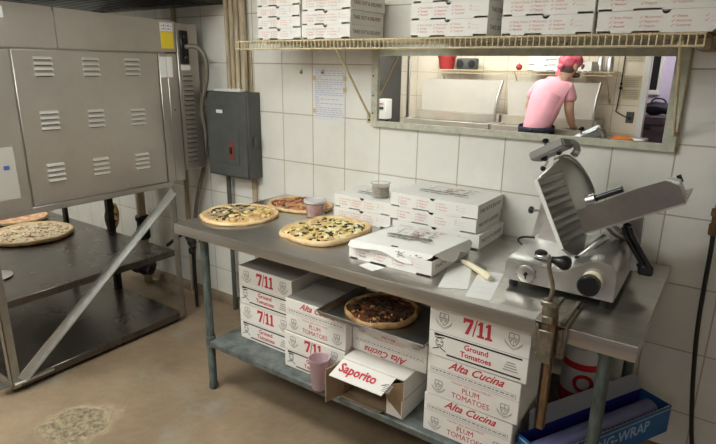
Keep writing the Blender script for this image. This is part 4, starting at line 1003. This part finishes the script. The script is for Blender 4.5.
# ------------------------------------------------------------------ electrical panel, conduits
ep = thing('electrical_panel', 'grey electrical panel box on the tile wall', 'electrical box', (-1.66, 0, .98))
b = MB(); b.box((-1.855, -.11, .975), (-1.482, -.001, 1.505), M['panel_grey'], .004); off(b, ep.location).build('box', ep)
b = MB(); b.box((-1.848, -.119, .985), (-1.49, -.111, 1.495), M['panel_grey'], .003); b.box((-1.775, -.124, 1.06), (-1.56, -.119, 1.44), M['panel_grey'], .003)
d_ = off(b, ep.location).build('door', ep)
b = MB(); b.box((-1.645, -.129, 1.095), (-1.60, -.124, 1.20), M['red_label'], .003); b.box((-1.63, -.140, 1.13), (-1.615, -.129, 1.17), M['dark_metal'], .002); off(b, ep.location).build('switch', d_)
b = MB(); b.box((-1.745, -.1265, 1.375), (-1.69, -.124, 1.395), M['white_paper']); off(b, ep.location).build('sticker', ep)
b = MB(); b.box((-1.482, -.07, 1.18), (-1.462, -.04, 1.24), M['panel_grey'], .003); off(b, ep.location).build('side_latch', ep)
b = MB(); b.box((-1.80, -.09, 1.505), (-1.56, -.05, 1.522), M['white_metal'], .002); off(b, ep.location).build('cable_clamp', ep)
cb = 'conduits rising from the grey electrical panel'
for k, (x, y, r, m, lab) in enumerate([(-1.695, -.05, .014, 'cream_pipe', 'grimy cream conduit furthest towards the oven above the electrical panel'), (-1.655, -.045, .018, 'cream_pipe', 'ribbed flexible conduit above the electrical panel'), (-1.612, -.05, .015, 'cream_pipe', 'stained conduit beside the ribbed one above the electrical panel'), (-1.57, -.04, .020, 'cream_pipe', 'thick cream cable beside the cream strip above the electrical panel')]):
    b = MB()
    if k == 1:
        pr_ = []
        z = 1.515
        while z < CEIL: pr_ += [(r, z), (r * .82, z + .009)]; z += .018
        b.lathe(pr_, M[m], (x, y, 0), n=12)
    else: b.tube([(x, y, 1.512), (x + .004, y, 1.75), (x + .006 * math.sin(k), y, 2.1), (x - .006, y, CEIL - .002)], r, M[m], 12, 1)
    tag(b.build('conduit'), lab, 'conduit', cb)
b = MB(); b.lathe([(.015, .001), (.015, .974)], M['panel_grey'], (-1.755, -.045, 0), n=14)
tag(b.build('conduit'), 'grey conduit dropping from the electrical panel behind the table', 'conduit')
b = MB(); b.tube([(-2.20, -.045, .001), (-2.20, -.045, 2.015)], .018, M['cream_pipe'], 12)
tag(b.build('conduit'), 'vertical pipe on the tiles behind the oven top', 'conduit')

# ------------------------------------------------------------------ wire shelf
ws = thing('wire_shelf', 'long cream wire shelf on the tile wall loaded with pizza boxes', 'shelf', (-.2, 0, 1.78))
SX0, SX1 = -1.30, .826; WM = M['wire']
b = MB(); r_ = .0028
for y in (-.35, -.235, -.12, -.012): b.cyl((SX0, y, SH - .0055), (SX1, y, SH - .0055), .004, WM, 8)
b.cyl((SX0, -.352, SH - .043), (SX1, -.352, SH - .043), .0042, WM, 8)
n = 94
for k in range(n + 1):
    x = SX0 + (SX1 - SX0) * k / n
    b.tube([(x, -.010, SH - .0022), (x, -.348, SH - .0022), (x, -.3535, SH - .006), (x, -.3535, SH - .043)], r_, WM, 6)
off(b, ws.location).build('wire_deck', ws)
for x in (-.668, .758):
    b = MB(); b.tube([(x, -.010, 1.405), (x, -.018, 1.42), (x, -.33, SH - .014)], .006, WM, 8); b.box((x - .018, -.012, 1.375), (x + .018, -.002, 1.43), WM, .003)
    b.lathe([(.006, -.016), (.006, -.011)], M['dark_metal'], (x, 0, 1.392), 'Y', 8)
    if x > 0: b.box((x - .016, -.008, 1.375), (x + .016, -.001, 1.748), WM, .002); b.box((x - .010, -.33, 1.748), (x + .010, -.004, 1.760), WM, .002)
    off(b, ws.location).build('bracket', ws)
b = MB(); b.box((.80, -.30, 1.735), (.845, -.004, 1.775), pmat('brown timber batten', (.30, .22, .13), .7, var=.3), .004); off(b, ws.location).build('end_block', ws)
# paper notice + tape
nt_ = thing('paper_sign', 'pale handwritten sheet taped to the tiles under the wire shelf', 'notice', (-.947, 0, 1.5))
b = MB(); b.box((-1.055, -.0022, 1.372), (-.838, -.0006, 1.650), M['blue_paper'])
r = random.Random(4)
for k in range(22):
    z = 1.638 - k * .0118; x = -1.045
    while x < -.86:
        s_ = r.uniform(.008, .03); b.box((x, -.0027, z), (x + s_, -.0021, z + .0032), M['pen']); x += s_ + .007
        if r.random() < .06: break
off(b, nt_.location).build('sheet', nt_)
b = MB()
for x, z in ((-1.055, 1.60), (-.838, 1.60), (-1.055, 1.42), (-.838, 1.54)): b.box((x - .012, -.0032, z - .012), (x + .012, -.0024, z + .012), pmat('old tape', (.55, .45, .25), .5))
off(b, nt_.location).build('tape', nt_)
for x, z, l in ((-1.145, 1.632, 'small white hook on the tile nearer the conduits under the shelf'), (-.99, 1.634, 'small white hook on the tile above the notice')):
    b = MB(); b.box((x - .008, -.006, z - .012), (x + .008, -.0008, z + .012), M['cream_pipe'], .002); b.tube([(x, -.006, z), (x, -.016, z - .008), (x, -.018, z + .002)], .003, M['cream_pipe'], 8); tag(b.build('wall_hook'), l, 'hook')

# ------------------------------------------------------------------ mirror
MX0, MX1, MZ0, MZ1 = -.651, .768, 1.361, 1.757
mr = thing('wall_mirror', 'wide wall mirror in chipped pale green frame reflecting a cook in pink', 'mirror', (.06, 0, 1.56))
b = MB(); b.quad([(MX0 + .02, -.012, MZ0 + .02), (MX1 - .02, -.012, MZ0 + .02), (MX1 - .02, -.012, MZ1 - .02), (MX0 + .02, -.012, MZ1 - .02)], M['mirror']); off(b, mr.location).build('glass', mr, recalc=False)
b = MB(); F = M['green_frame']; fw = .037
def mit(p0, p1, q1, q0):
    lo = [Vector((x, -.001, z)) for x, z in (p0, p1, q1, q0)]; hi = [Vector((x, -.024, z)) for x, z in (p0, p1, q1, q0)]
    b.hexa(lo + hi, F)
O4 = [(MX0, MZ0), (MX1, MZ0), (MX1, MZ1), (MX0, MZ1)]; I4 = [(MX0 + fw, MZ0 + fw * .8), (MX1 - fw * 1.25, MZ0 + fw * .8), (MX1 - fw * 1.25, MZ1 - fw), (MX0 + fw, MZ1 - fw)]
for k in range(4): mit(O4[k], O4[(k + 1) % 4], I4[(k + 1) % 4], I4[k])
for x in (MX0 + .012,):
    for z in (1.43, 1.52, 1.62): b.lathe([(.0045, -.026), (.0045, -.0238)], M['dark_metal'], (x, 0, z), 'Y', 8)
off(b, mr.location).build('frame', mr)

# ------------------------------------------------------------------ hanging black cord at the right
cd = thing('cord', 'black cord hanging down the tiles past the table end', 'cord', (.95, -.03, 1.1))
b = MB(); b.tube([(.945, -.022, 1.60), (.944, -.022, 1.30), (.946, -.022, 1.09), (.951, -.022, .999), (.953, -.022, .831), (.958, -.03, .658), (.974, -.03, .481), (.99, -.03, .345), (1.01, -.03, .2), (1.03, -.035, .10), (1.10, -.05, .012), (1.3, -.10, .012)], .0085, M['rubber'], 8, 2); off(b, cd.location).build('cable', cd)
b = MB(); b.lathe([(.010, 1.055), (.016, 1.06), (.017, 1.10), (.012, 1.105), (.012, 1.13), (.018, 1.135), (.018, 1.16), (.010, 1.165)], M['rust'], (.945, -.024, 0), n=16); off(b, cd.location).build('connector', cd)

# ------------------------------------------------------------------ what the mirror shows: the opposite side of the kitchen
GM = 'open-lidded prep tables along the opposite wall'
def prep(xa, xb, label):
    r = thing('prep_table', label, 'prep table', V((xa + xb) / 2, 3.45, 0), 0, GM); S = M['prep_steel']
    Yf, Yb = 3.27, 3.93
    b = MB(); z1 = 1.075
    b.box(V(xa, Yf, .10), V(xb, Yb, .95), S, .004)
    for a_, c_ in (((xa, Yf, .95), (xb, Yf + .05, z1)), ((xa, 3.58, .95), (xb, Yb, 1.155)), ((xa, Yf + .05, .95), (xa + .04, 3.58, z1)), ((xb - .04, Yf + .05, .95), (xb, 3.58, z1))): b.box(V(*a_), V(*c_), S, .003)
    off(b, r.location).build('cabinet', r)
    for k in range(2):
        b = MB(); m_ = (xb - xa) / 2; b.box(V(xa + m_ * k + .02, Yf - .015, .16), V(xa + m_ * (k + 1) - .02, Yf, .90), S, .004); d = off(b, r.location).build('door', r)
        b = MB(); b.box(V(xa + m_ * k + (.06 if k else m_ - .09), Yf - .035, .55), V(xa + m_ * k + (.09 if k else m_ - .06), Yf - .015, .75), M['alu'], .004); off(b, r.location).build('handle', d)
    for x in (xa + .06, xb - .06):
        for Y in (Yf + .06, Yb - .06):
            b = MB(); b.cyl(V(x, Y, 0), V(x, Y, .1), .02, S, 12); off(b, r.location).build('leg', r)
    n = 4
    for k in range(n):
        w_ = (xb - xa - .12) / n; xx = xa + .06 + k * w_; b = MB()
        for a_, c_ in (((xx, Yf + .06, .955), (xx + w_ - .01, 3.57, .96)), ((xx, Yf + .06, .96), (xx + .003, 3.57, 1.06)), ((xx + w_ - .013, Yf + .06, .96), (xx + w_ - .01, 3.57, 1.06)), ((xx, Yf + .06, .96), (xx + w_ - .01, Yf + .063, 1.06)), ((xx, 3.567, .96), (xx + w_ - .01, 3.57, 1.06))): b.box(V(*a_), V(*c_), M['alu'])
        b.box(V(xx + .004, Yf + .064, .96), V(xx + w_ - .014, 3.566, 1.0 + .01 * (k % 3)), [M['ricotta'], M['raw_red'], M['mushroom'], M['spinach']][k % 4])
        off(b, r.location).build('food_pan', r)
    b = MB(); e = .05
    A = [V(xa + .06, 3.60, 1.159), V(xb - .05, 3.60, 1.159), V(xb - .02, 3.70, 1.525), V(xa - .0, 3.70, 1.525)]
    b.prism(A, (0, -.014, .003), M['lid_beige']); b.tube([V(xb - .02, 3.50, 1.08), V(xb - .025, 3.52, 1.30), V(xb - .02, 3.66, 1.53)], .014, M['angle'], 10, 1); off(b, r.location).build('lid', r); return r
prep(-2.36, -1.30, 'open-lidded prep table nearer the dark fridge in the mirror')
prep(-1.27, -.26, 'open-lidded prep table the cook leans over in the mirror')
fr = thing('refrigerator', 'tall dark refrigerator seen in the mirror', 'refrigerator', V(-3.05, 3.7, 0))
b = MB(); b.box(V(-3.5, 3.42, .0), V(-2.83, 3.98, 2.0), M['fridge'], .006); off(b, fr.location).build('body', fr)
b = MB(); b.box(V(-3.48, 3.38, .08), V(-2.86, 3.418, 1.97), M['fridge'], .006); d = off(b, fr.location).build('door', fr); b = MB(); b.box(V(-2.93, 3.35, .9), V(-2.90, 3.379, 1.5), M['alu'], .004); off(b, fr.location).build('handle', d)
b = MB(); b.box(V(-2.735, 3.97, 0), V(-2.70, 3.999, 2.4), M['steel'], .003); struct(b.build('trim_3'), 'steel corner strip beside the dark refrigerator', 'trim')
ds = thing('dispenser', 'small pale dispenser box on a slim post before the refrigerator in the mirror', 'dispenser', V(-2.64, 3.34, 0))
b = MB(); b.box(V(-2.75, 3.27, 1.04), V(-2.62, 3.42, 1.28), M['white_metal'], .006); off(b, ds.location).build('case', ds)
b = MB(); b.box(V(-2.73, 3.262, 1.16), V(-2.65, 3.271, 1.19), M['black_ink']); b.box(V(-2.72, 3.263, 1.22), V(-2.65, 3.271, 1.23), M['red_ink']); off(b, ds.location).build('slot', ds)
b = MB(); b.cyl(V(-2.65, 3.35, .02), V(-2.65, 3.35, 1.04), .022, M['dark_metal'], 14); b.box(V(-2.75, 3.25, 0), V(-2.55, 3.45, .02), M['dark_metal'], .003); off(b, ds.location).build('post', ds)
os_ = thing('wire_shelf', 'wire shelf above the opposite prep tables seen in the mirror', 'shelf', V(-1.2, 3.9, 1.63)); b = MB()
for Y in (3.66, 3.78, 3.90, 3.99): b.cyl(V(-2.22, Y, 1.634), V(-.17, Y, 1.634), .004, WM, 8)
b.cyl(V(-2.22, 3.655, 1.60), V(-.17, 3.655, 1.60), .004, WM, 8)
for k in range(70): x = -2.22 + 2.05 * k / 69; b.tube([V(x, 3.99, 1.6375), V(x, 3.66, 1.6375), V(x, 3.652, 1.634), V(x, 3.652, 1.60)], .0026, WM, 5)
off(b, os_.location).build('wire_deck', os_)
for x in (-2.1, -1.2, -.24):
    b = MB(); b.cyl(V(x, 3.99, 1.33), V(x, 3.68, 1.625), .007, WM, 8); b.box(V(x - .015, 3.985, 1.30), V(x + .015, 3.998, 1.36), WM); off(b, os_.location).build('bracket', os_)
pa = thing('pail', 'red plastic pail on the opposite shelf in the mirror', 'pail', V(-2.10, 3.82, 1.642)); b = MB(); b.lathe([(.085, 0), (.105, .13), (.112, .132), (.112, .142), (.104, .142), (.084, .004), (.002, .004)], M['red_pail'], n=28); b.build('body', pa, 50)
b = MB(); b.lathe([(.113, .143), (.113, .155), (.002, .157)], M['red_pail'], n=28); b.build('lid', pa, 50)
rd = thing('radio', 'dark radio on the opposite shelf in the mirror', 'radio', V(-1.83, 3.82, 1.6405)); b = MB(); b.box((-.13, -.05, 0), (.13, .05, .13), M['fridge'], .02, seg=2); b.build('case', rd)
for x in (-.075, .075):
    b = MB(); b.lathe([(.045, .050), (.045, .056), (.03, .058)], M['dark_metal'], (x, 0, .065), 'Y', 20); b.build('speaker', rd)
b = MB(); b.tube([(-.09, 0, .128), (-.09, 0, .16), (.09, 0, .16), (.09, 0, .128)], .006, M['alu'], 8); b.build('handle', rd)
ca = MB(); ca.ball((0, 0, .035), .035, M['red_pail']); ca.tube([(0, 0, .068), (.004, 0, .078)], .003, M['spinach'], 6); tag(ca.build('tomato', None, 60), 'red tomato on the opposite shelf in the mirror', 'tomato').location = V(-1.18, 3.76, 1.6405)
for k in range(3):
    b0, l0 = pizza_box_mesh(.40, .30, .058, False, False); r0 = thing('pizza_box', f'{["bottom", "middle", "top"][k]} pizza box behind the cook\'s head in the mirror', 'pizza box', V(-.86 + .01 * k, 3.82, 1.6405 + .059 * k), PI, 'pizza boxes on the opposite shelf'); b0.build('tray', r0); l0.build('lid', r0)
b0, l0 = pizza_box_mesh(.15, .30, .10, False, False); r0 = thing('pizza_box', 'small white box next to the shakers on the opposite shelf in the mirror', 'pizza box', V(-.47, 3.82, 1.6405), PI, 'pizza boxes on the opposite shelf'); b0.build('tray', r0); l0.build('lid', r0)
for k in range(2):
    b = MB(); b.lathe([(.035, 0), (.035, .12), (.03, .13), (.03, .15), (.002, .152)], M['alu'], n=20); tag(b.build('shaker', None, 50), ['steel shaker closer to the cook on the opposite shelf', 'steel shaker at the end of the opposite shelf'][k], 'shaker').location = V(-.33 + .09 * k, 3.78, 1.6405)
# wall phone cord, outlet, notices by the doorway
b = MB(); b.tube([V(-.144, 3.985, 1.80), V(-.146, 3.985, 1.477), V(-.155, 3.985, 1.26), V(-.165, 3.985, 1.24), V(-.15, 3.985, 1.225), V(-.06, 3.985, 1.18), V(-.02, 3.985, 1.175)], .006, M['rubber'], 8, 1); b.ball(V(-.146, 3.983, 1.477), .016, M['dark_metal']); b.ball(V(-.146, 3.983, 1.52), .013, M['dark_metal'])
tag(b.build('cord'), 'black cord looping to the wall outlet in the mirror', 'cord')
ot = thing('wall_outlet', 'grey wall outlet below the notices in the mirror', 'outlet', V(-.02, 4.0, 1.18)); b = MB(); b.box(V(-.055, 3.988, 1.12), V(.018, 3.999, 1.235), M['panel_grey'], .002); off(b, ot.location).build('cover', ot)
b = MB(); b.box(V(-.035, 3.982, 1.15), V(-.002, 3.988, 1.18), BK, .002); off(b, ot.location).build('plug', ot)
for k, (z0, z1, lab) in enumerate(((1.36, 1.47, 'lowest yellowed notice'), (1.48, 1.60, 'middle yellowed notice'), (1.74, 1.90, 'highest yellowed notice'))):
    b = MB(); b.box(V(-.13, 3.995, z0), V(.04, 3.999, z1), M['yellow_paper'])
    for q in range(5): b.box(V(-.115, 3.9945, z0 + .015 + q * .019), V(.02, 3.9952, z0 + .020 + q * .019), M['grey_ink'])
    tag(b.build('paper_sign'), lab + ' on the tiles by the doorway in the mirror', 'notice', 'yellowed notices by the doorway')
# side counter with orange cloth
sd = thing('side_table', 'small steel side table under the outlet in the mirror', 'table', V(-.04, 3.55, 0)); b = MB(); b.box(V(-.24, 3.2, .955), V(.20, 3.92, .985), M['steel'], .004); off(b, sd.location).build('tabletop', sd)
for x in (-.22, .18):
    for Y in (3.22, 3.9):
        b = MB(); b.cyl(V(x, Y, 0), V(x, Y, .956), .016, M['steel'], 12); off(b, sd.location).build('leg', sd)
b = MB()
b.lathe([(.10, 0), (.105, .01), (.09, .03), (.07, .045), (.03, .05)], M['orange'], n=24, mat=Matrix.Diagonal((1, .8, 1, 1)))
for v in b.bm.verts: v.co += Vector((noise.noise(v.co * 22), noise.noise(v.co * 22 + Vector((5, 0, 0))), max(0, noise.noise(v.co * 30)))) * .02
for v in b.bm.verts: v.co.z = max(v.co.z, 0)
tag(b.build('cloth', None, 60), 'crumpled orange cloth on the small steel side table', 'cloth').location = V(.03, 3.42, .986)
b = MB(); b.lathe([(.085, 0), (.09, .006), (.002, .006)], M['white_paper'], n=24); tag(b.build('plate', None, 50), 'white plate beside the orange cloth in the mirror', 'plate').location = V(.10, 3.62, .986)
# chest and bag in the lilac room
ch = thing('chest', 'dark plum storage chest in the lilac room', 'chest', V(.2, 5.0, 0)); b = MB(); b.box(V(-.30, 4.6, .03), V(.75, 5.4, 1.06), M['plum'], .01); off(b, ch.location).build('body', ch)
b = MB(); b.box(V(-.31, 4.58, 1.06), V(.76, 5.41, 1.16), M['plum'], .012); off(b, ch.location).build('lid', ch)
b = MB(); b.box(V(.0, 4.565, 1.01), V(.12, 4.60, 1.035), BK, .004); off(b, ch.location).build('handle', ch)
bg = thing('bag', 'black soft bag slumped on the plum chest', 'bag', V(.14, 4.78, 1.161)); b = MB(); b.ball((0, 0, .075), .1, M['navy'], (1.6, 1.1, .74), 24)
for v in b.bm.verts: v.co += Vector((0, 0, noise.noise(v.co * 9) * .03))
for v in b.bm.verts: v.co.z = max(v.co.z, 0)
b.build('body', bg, 60)
b = MB(); b.tube([(-.08, 0, .13), (-.05, .03, .19), (.05, .03, .19), (.09, 0, .13)], .009, M['navy'], 8, 2); b.build('strap', bg)

# ------------------------------------------------------------------ the cook (seen in the mirror)
def skin_mesh(name, pts, edges, root, mat, parent, sub=2):
    me = bpy.data.meshes.new(name); me.from_pydata([p[0] for p in pts], edges, []); o = bpy.data.objects.new(name, me); COL.objects.link(o)
    sk = o.modifiers.new('Skin', 'SKIN'); sk.use_smooth_shade = True
    for i, p in enumerate(pts):
        r = p[1]; me.skin_vertices[0].data[i].radius = r if isinstance(r, tuple) else (r, r); me.skin_vertices[0].data[i].use_root = (i == root)
    ss = o.modifiers.new('Subdivision', 'SUBSURF'); ss.levels = sub; ss.render_levels = sub
    dg = bpy.context.evaluated_depsgraph_get(); dg.update(); m2 = bpy.data.meshes.new_from_object(o.evaluated_get(dg))
    bpy.data.objects.remove(o); m2.name = name
    m2.materials.clear(); m2.materials.append(mat)
    for p in m2.polygons: p.use_smooth = True
    o = bpy.data.objects.new(name, m2); COL.objects.link(o)
    if parent: o.parent = parent
    return o
px, py = -.69, -3.10
cook = thing('person', 'cook in pink t-shirt and red bandana leaning over the prep table in the mirror', 'person', (px, py, 0))
def W_(x, Y, z): v = V(x, Y, z); return (v[0] - px, v[1] - py, v[2])
pts = [(W_(-.70, 3.02, .96), .13), (W_(-.70, 3.02, 1.10), .112), (W_(-.66, 3.06, 1.28), .108), (W_(-.60, 3.12, 1.43), .098), (W_(-.555, 3.17, 1.54), .07), (W_(-.53, 3.20, 1.585), .056), (W_(-.505, 3.23, 1.63), .065), (W_(-.49, 3.245, 1.70), .088), (W_(-.485, 3.245, 1.755), .07),
       (W_(-.468, 3.14, 1.47), .054), (W_(-.445, 3.14, 1.40), .054), (W_(-.438, 3.15, 1.29), .049), (W_(-.43, 3.24, 1.17), .041), (W_(-.425, 3.30, 1.115), .028), (W_(-.425, 3.34, 1.10), .032),
       (W_(-.73, 3.13, 1.485), .054), (W_(-.79, 3.15, 1.41), .054), (W_(-.84, 3.18, 1.30), .049), (W_(-.80, 3.28, 1.19), .041), (W_(-.75, 3.34, 1.12), .028), (W_(-.735, 3.37, 1.105), .032),
       (W_(-.78, 3.03, .88), .09), (W_(-.79, 3.06, .50), .06), (W_(-.79, 3.03, .10), .042), (W_(-.79, 3.13, .045), .038),
       (W_(-.61, 3.03, .88), .09), (W_(-.60, 3.06, .50), .06), (W_(-.60, 3.03, .10), .042), (W_(-.60, 3.13, .045), .038)]
ed = [(0, 1), (1, 2), (2, 3), (3, 4), (4, 5), (5, 6), (6, 7), (7, 8), (3, 9), (9, 10), (10, 11), (11, 12), (12, 13), (13, 14), (3, 15), (15, 16), (16, 17), (17, 18), (18, 19), (19, 20), (0, 21), (21, 22), (22, 23), (23, 24), (0, 25), (25, 26), (26, 27), (27, 28)]
# fingers and thumbs
for base, sgn in ((14, 1), (20, -1)):
    bp = Vector(pts[base][0])
    for k in range(4):
        i = len(pts); dx = (-.020 + .0135 * k)
        ln = (.062, .072, .068, .055)[k]
        pts.append((tuple(bp + Vector((dx, -.030, -.002))), .0095)); pts.append((tuple(bp + Vector((dx * 1.15, -.030 - ln * .5, -.012))), .0088)); pts.append((tuple(bp + Vector((dx * 1.2, -.030 - ln * .85, -.034))), .0075))
        ed += [(base, i), (i, i + 1), (i + 1, i + 2)]
    i = len(pts); pts.append((tuple(bp + Vector((sgn * -.030, -.012, -.006))), .011)); pts.append((tuple(bp + Vector((sgn * -.040, -.040, -.018))), .0095)); ed += [(base, i), (i, i + 1)]
skin_mesh('body', pts, ed, 0, M['skin'], cook)
sh = [(W_(-.70, 3.02, 1.00), (.155, .135)), (W_(-.70, 3.02, 1.10), (.158, .135)), (W_(-.66, 3.06, 1.28), (.165, .135)), (W_(-.605, 3.12, 1.43), (.16, .128)), (W_(-.565, 3.165, 1.525), .092), (W_(-.545, 3.185, 1.560), .074),
      (W_(-.465, 3.14, 1.475), .082), (W_(-.443, 3.14, 1.41), .077), (W_(-.437, 3.145, 1.345), .072), (W_(-.735, 3.13, 1.49), .082), (W_(-.79, 3.15, 1.42), .076), (W_(-.825, 3.165, 1.355), .070)]
skin_mesh('t_shirt', sh, [(0, 1), (1, 2), (2, 3), (3, 4), (4, 5), (3, 6), (6, 7), (7, 8), (3, 9), (9, 10), (10, 11)], 2, M['pink_shirt'], cook)
tr2 = [(W_(-.70, 3.02, .99), .148), (W_(-.70, 3.02, .93), .150), (W_(-.785, 3.03, .82), .102), (W_(-.79, 3.06, .50), .078), (W_(-.79, 3.03, .09), .066), (W_(-.605, 3.03, .82), .102), (W_(-.60, 3.06, .50), .078), (W_(-.60, 3.03, .09), .066)]
skin_mesh('trousers', tr2, [(0, 1), (1, 2), (2, 3), (3, 4), (1, 5), (5, 6), (6, 7)], 1, M['trouser'], cook)
b = MB(); N = 40; rings = []
for z, rr in ((1.075, .166), (1.085, .172), (1.115, .172), (1.125, .166)):
    rings.append([b.bm.verts.new(W_(-.70 + rr * 1.02 * math.cos(2 * PI * k / N), 3.02 + rr * .93 * math.sin(2 * PI * k / N), z + .012 * math.sin(2 * PI * k / N))) for k in range(N)])
fs = []
for a_, c_ in zip(rings, rings[1:]):
    for k in range(N): fs.append(b.bm.faces.new([a_[k], a_[(k + 1) % N], c_[(k + 1) % N], c_[k]]))
b._fin(fs, M['navy'], True)
kx = W_(-.70, 2.865, 1.09); b.ball(kx, .022, M['navy']); 
for s_ in (-1, 1): b.tube([kx, (kx[0] + s_ * .03, kx[1] + .006, 1.03), (kx[0] + s_ * .04, kx[1] + .002, .90)], .008, M['navy'], 8, 1)
b.build('apron_ties', cook)
b = MB(); A = [W_(-.70 + .175 * math.cos(t_), 3.03 + .165 * math.sin(t_), 1.12) for t_ in [-.1 + (PI + .2) * k / 12 for k in range(13)]]; B_ = [(x * 1.04, y, .52) for x, y, z in A]
fs = [b.bm.faces.new([b.bm.verts.new(p) for p in (A[k], A[k + 1], B_[k + 1], B_[k])]) for k in range(12)]; b._fin(fs, M['navy'], True); b.build('apron', cook, 50)
# face
hc = Vector(W_(-.49, 3.245, 1.70))
HR = Matrix.Translation(hc) @ RZ(math.radians(48)) @ Matrix.Diagonal((1.08, 1.08, 1.08, 1)) @ Matrix.Translation(-hc)
b = MB(); b.lathe([(.004, 0), (.013, .012), (.016, .030), (.010, .045)], M['skin'], n=10, mat=Matrix.Translation(hc + Vector((.0, -.108, -.035))) @ RX(.25)); b.xform(HR).build('nose', cook, 60)
for s_ in (-1, 1):
    b = MB(); b.ball(hc + Vector((s_ * .034, -.088, .0)), .011, M['white_paint'], n=12); b.ball(hc + Vector((s_ * .034, -.0965, .0)), .005, BK, n=10); b.xform(HR).build('eye', cook, 60)
    b = MB(); b.ball(hc + Vector((s_ * .092, .005, -.015)), .026, M['skin'], (.42, .8, 1.2), 14); b.xform(HR).build('ear', cook, 60)
b = MB(); b.ball(hc + Vector((0, -.088, -.058)), .02, M['pale_red'], (1.15, .5, .35), 12); b.xform(HR).build('mouth', cook, 60)
b = MB(); b.ball(hc + Vector((0, .030, -.030)), .074, M['hair'], (1.04, .86, .80), 20); b.ball(hc + Vector((0, -.052, -.088)), .046, M['hair'], (1.1, .85, .55), 16); b.xform(HR).build('hair', cook, 60)
b = MB(); b.ball(hc + Vector((0, .008, .035)), .102, M['bandana'], (1., 1.08, .74), 28)
for v in b.bm.verts: v.co += (v.co - hc) * noise.noise(v.co * 26) * .10
b.ball(hc + Vector((.02, .112, -.012)), .03, M['bandana'], (1.2, .8, .9), 14)
for s_ in (-1, 1): b.prism([hc + Vector((.02, .118, -.015)), hc + Vector((.02 + s_ * .045, .125, -.075)), hc + Vector((.02 + s_ * .012, .13, -.095))], (0, .006, 0), M['bandana'])
b.xform(HR).build('bandana', cook, 60)

# ------------------------------------------------------------------ world, camera, view
w = bpy.data.worlds.new('World'); sc.world = w; w.use_nodes = True
w.node_tree.nodes['Background'].inputs[0].default_value = (.9, .92, 1., 1); w.node_tree.nodes['Background'].inputs[1].default_value = .05
cam = bpy.data.cameras.new('Camera'); co_ = bpy.data.objects.new('Camera', cam); COL.objects.link(co_)
co_.location = (.966, -2.4659, 1.6715); co_.rotation_euler = (math.radians(73.9621), math.radians(-.7384), math.radians(34.9009))
cam.sensor_fit = 'HORIZONTAL'; cam.sensor_width = 36; cam.lens = 544.9754 / 716 * 36; cam.clip_start = .02
sc.camera = co_
vs = sc.view_settings; vs.view_transform = 'Standard'; vs.look = 'None'; vs.gamma = 1; vs.use_curve_mapping = False; vs.exposure = -0.06
sc.cycles.max_bounces = 8; sc.cycles.use_denoising = True
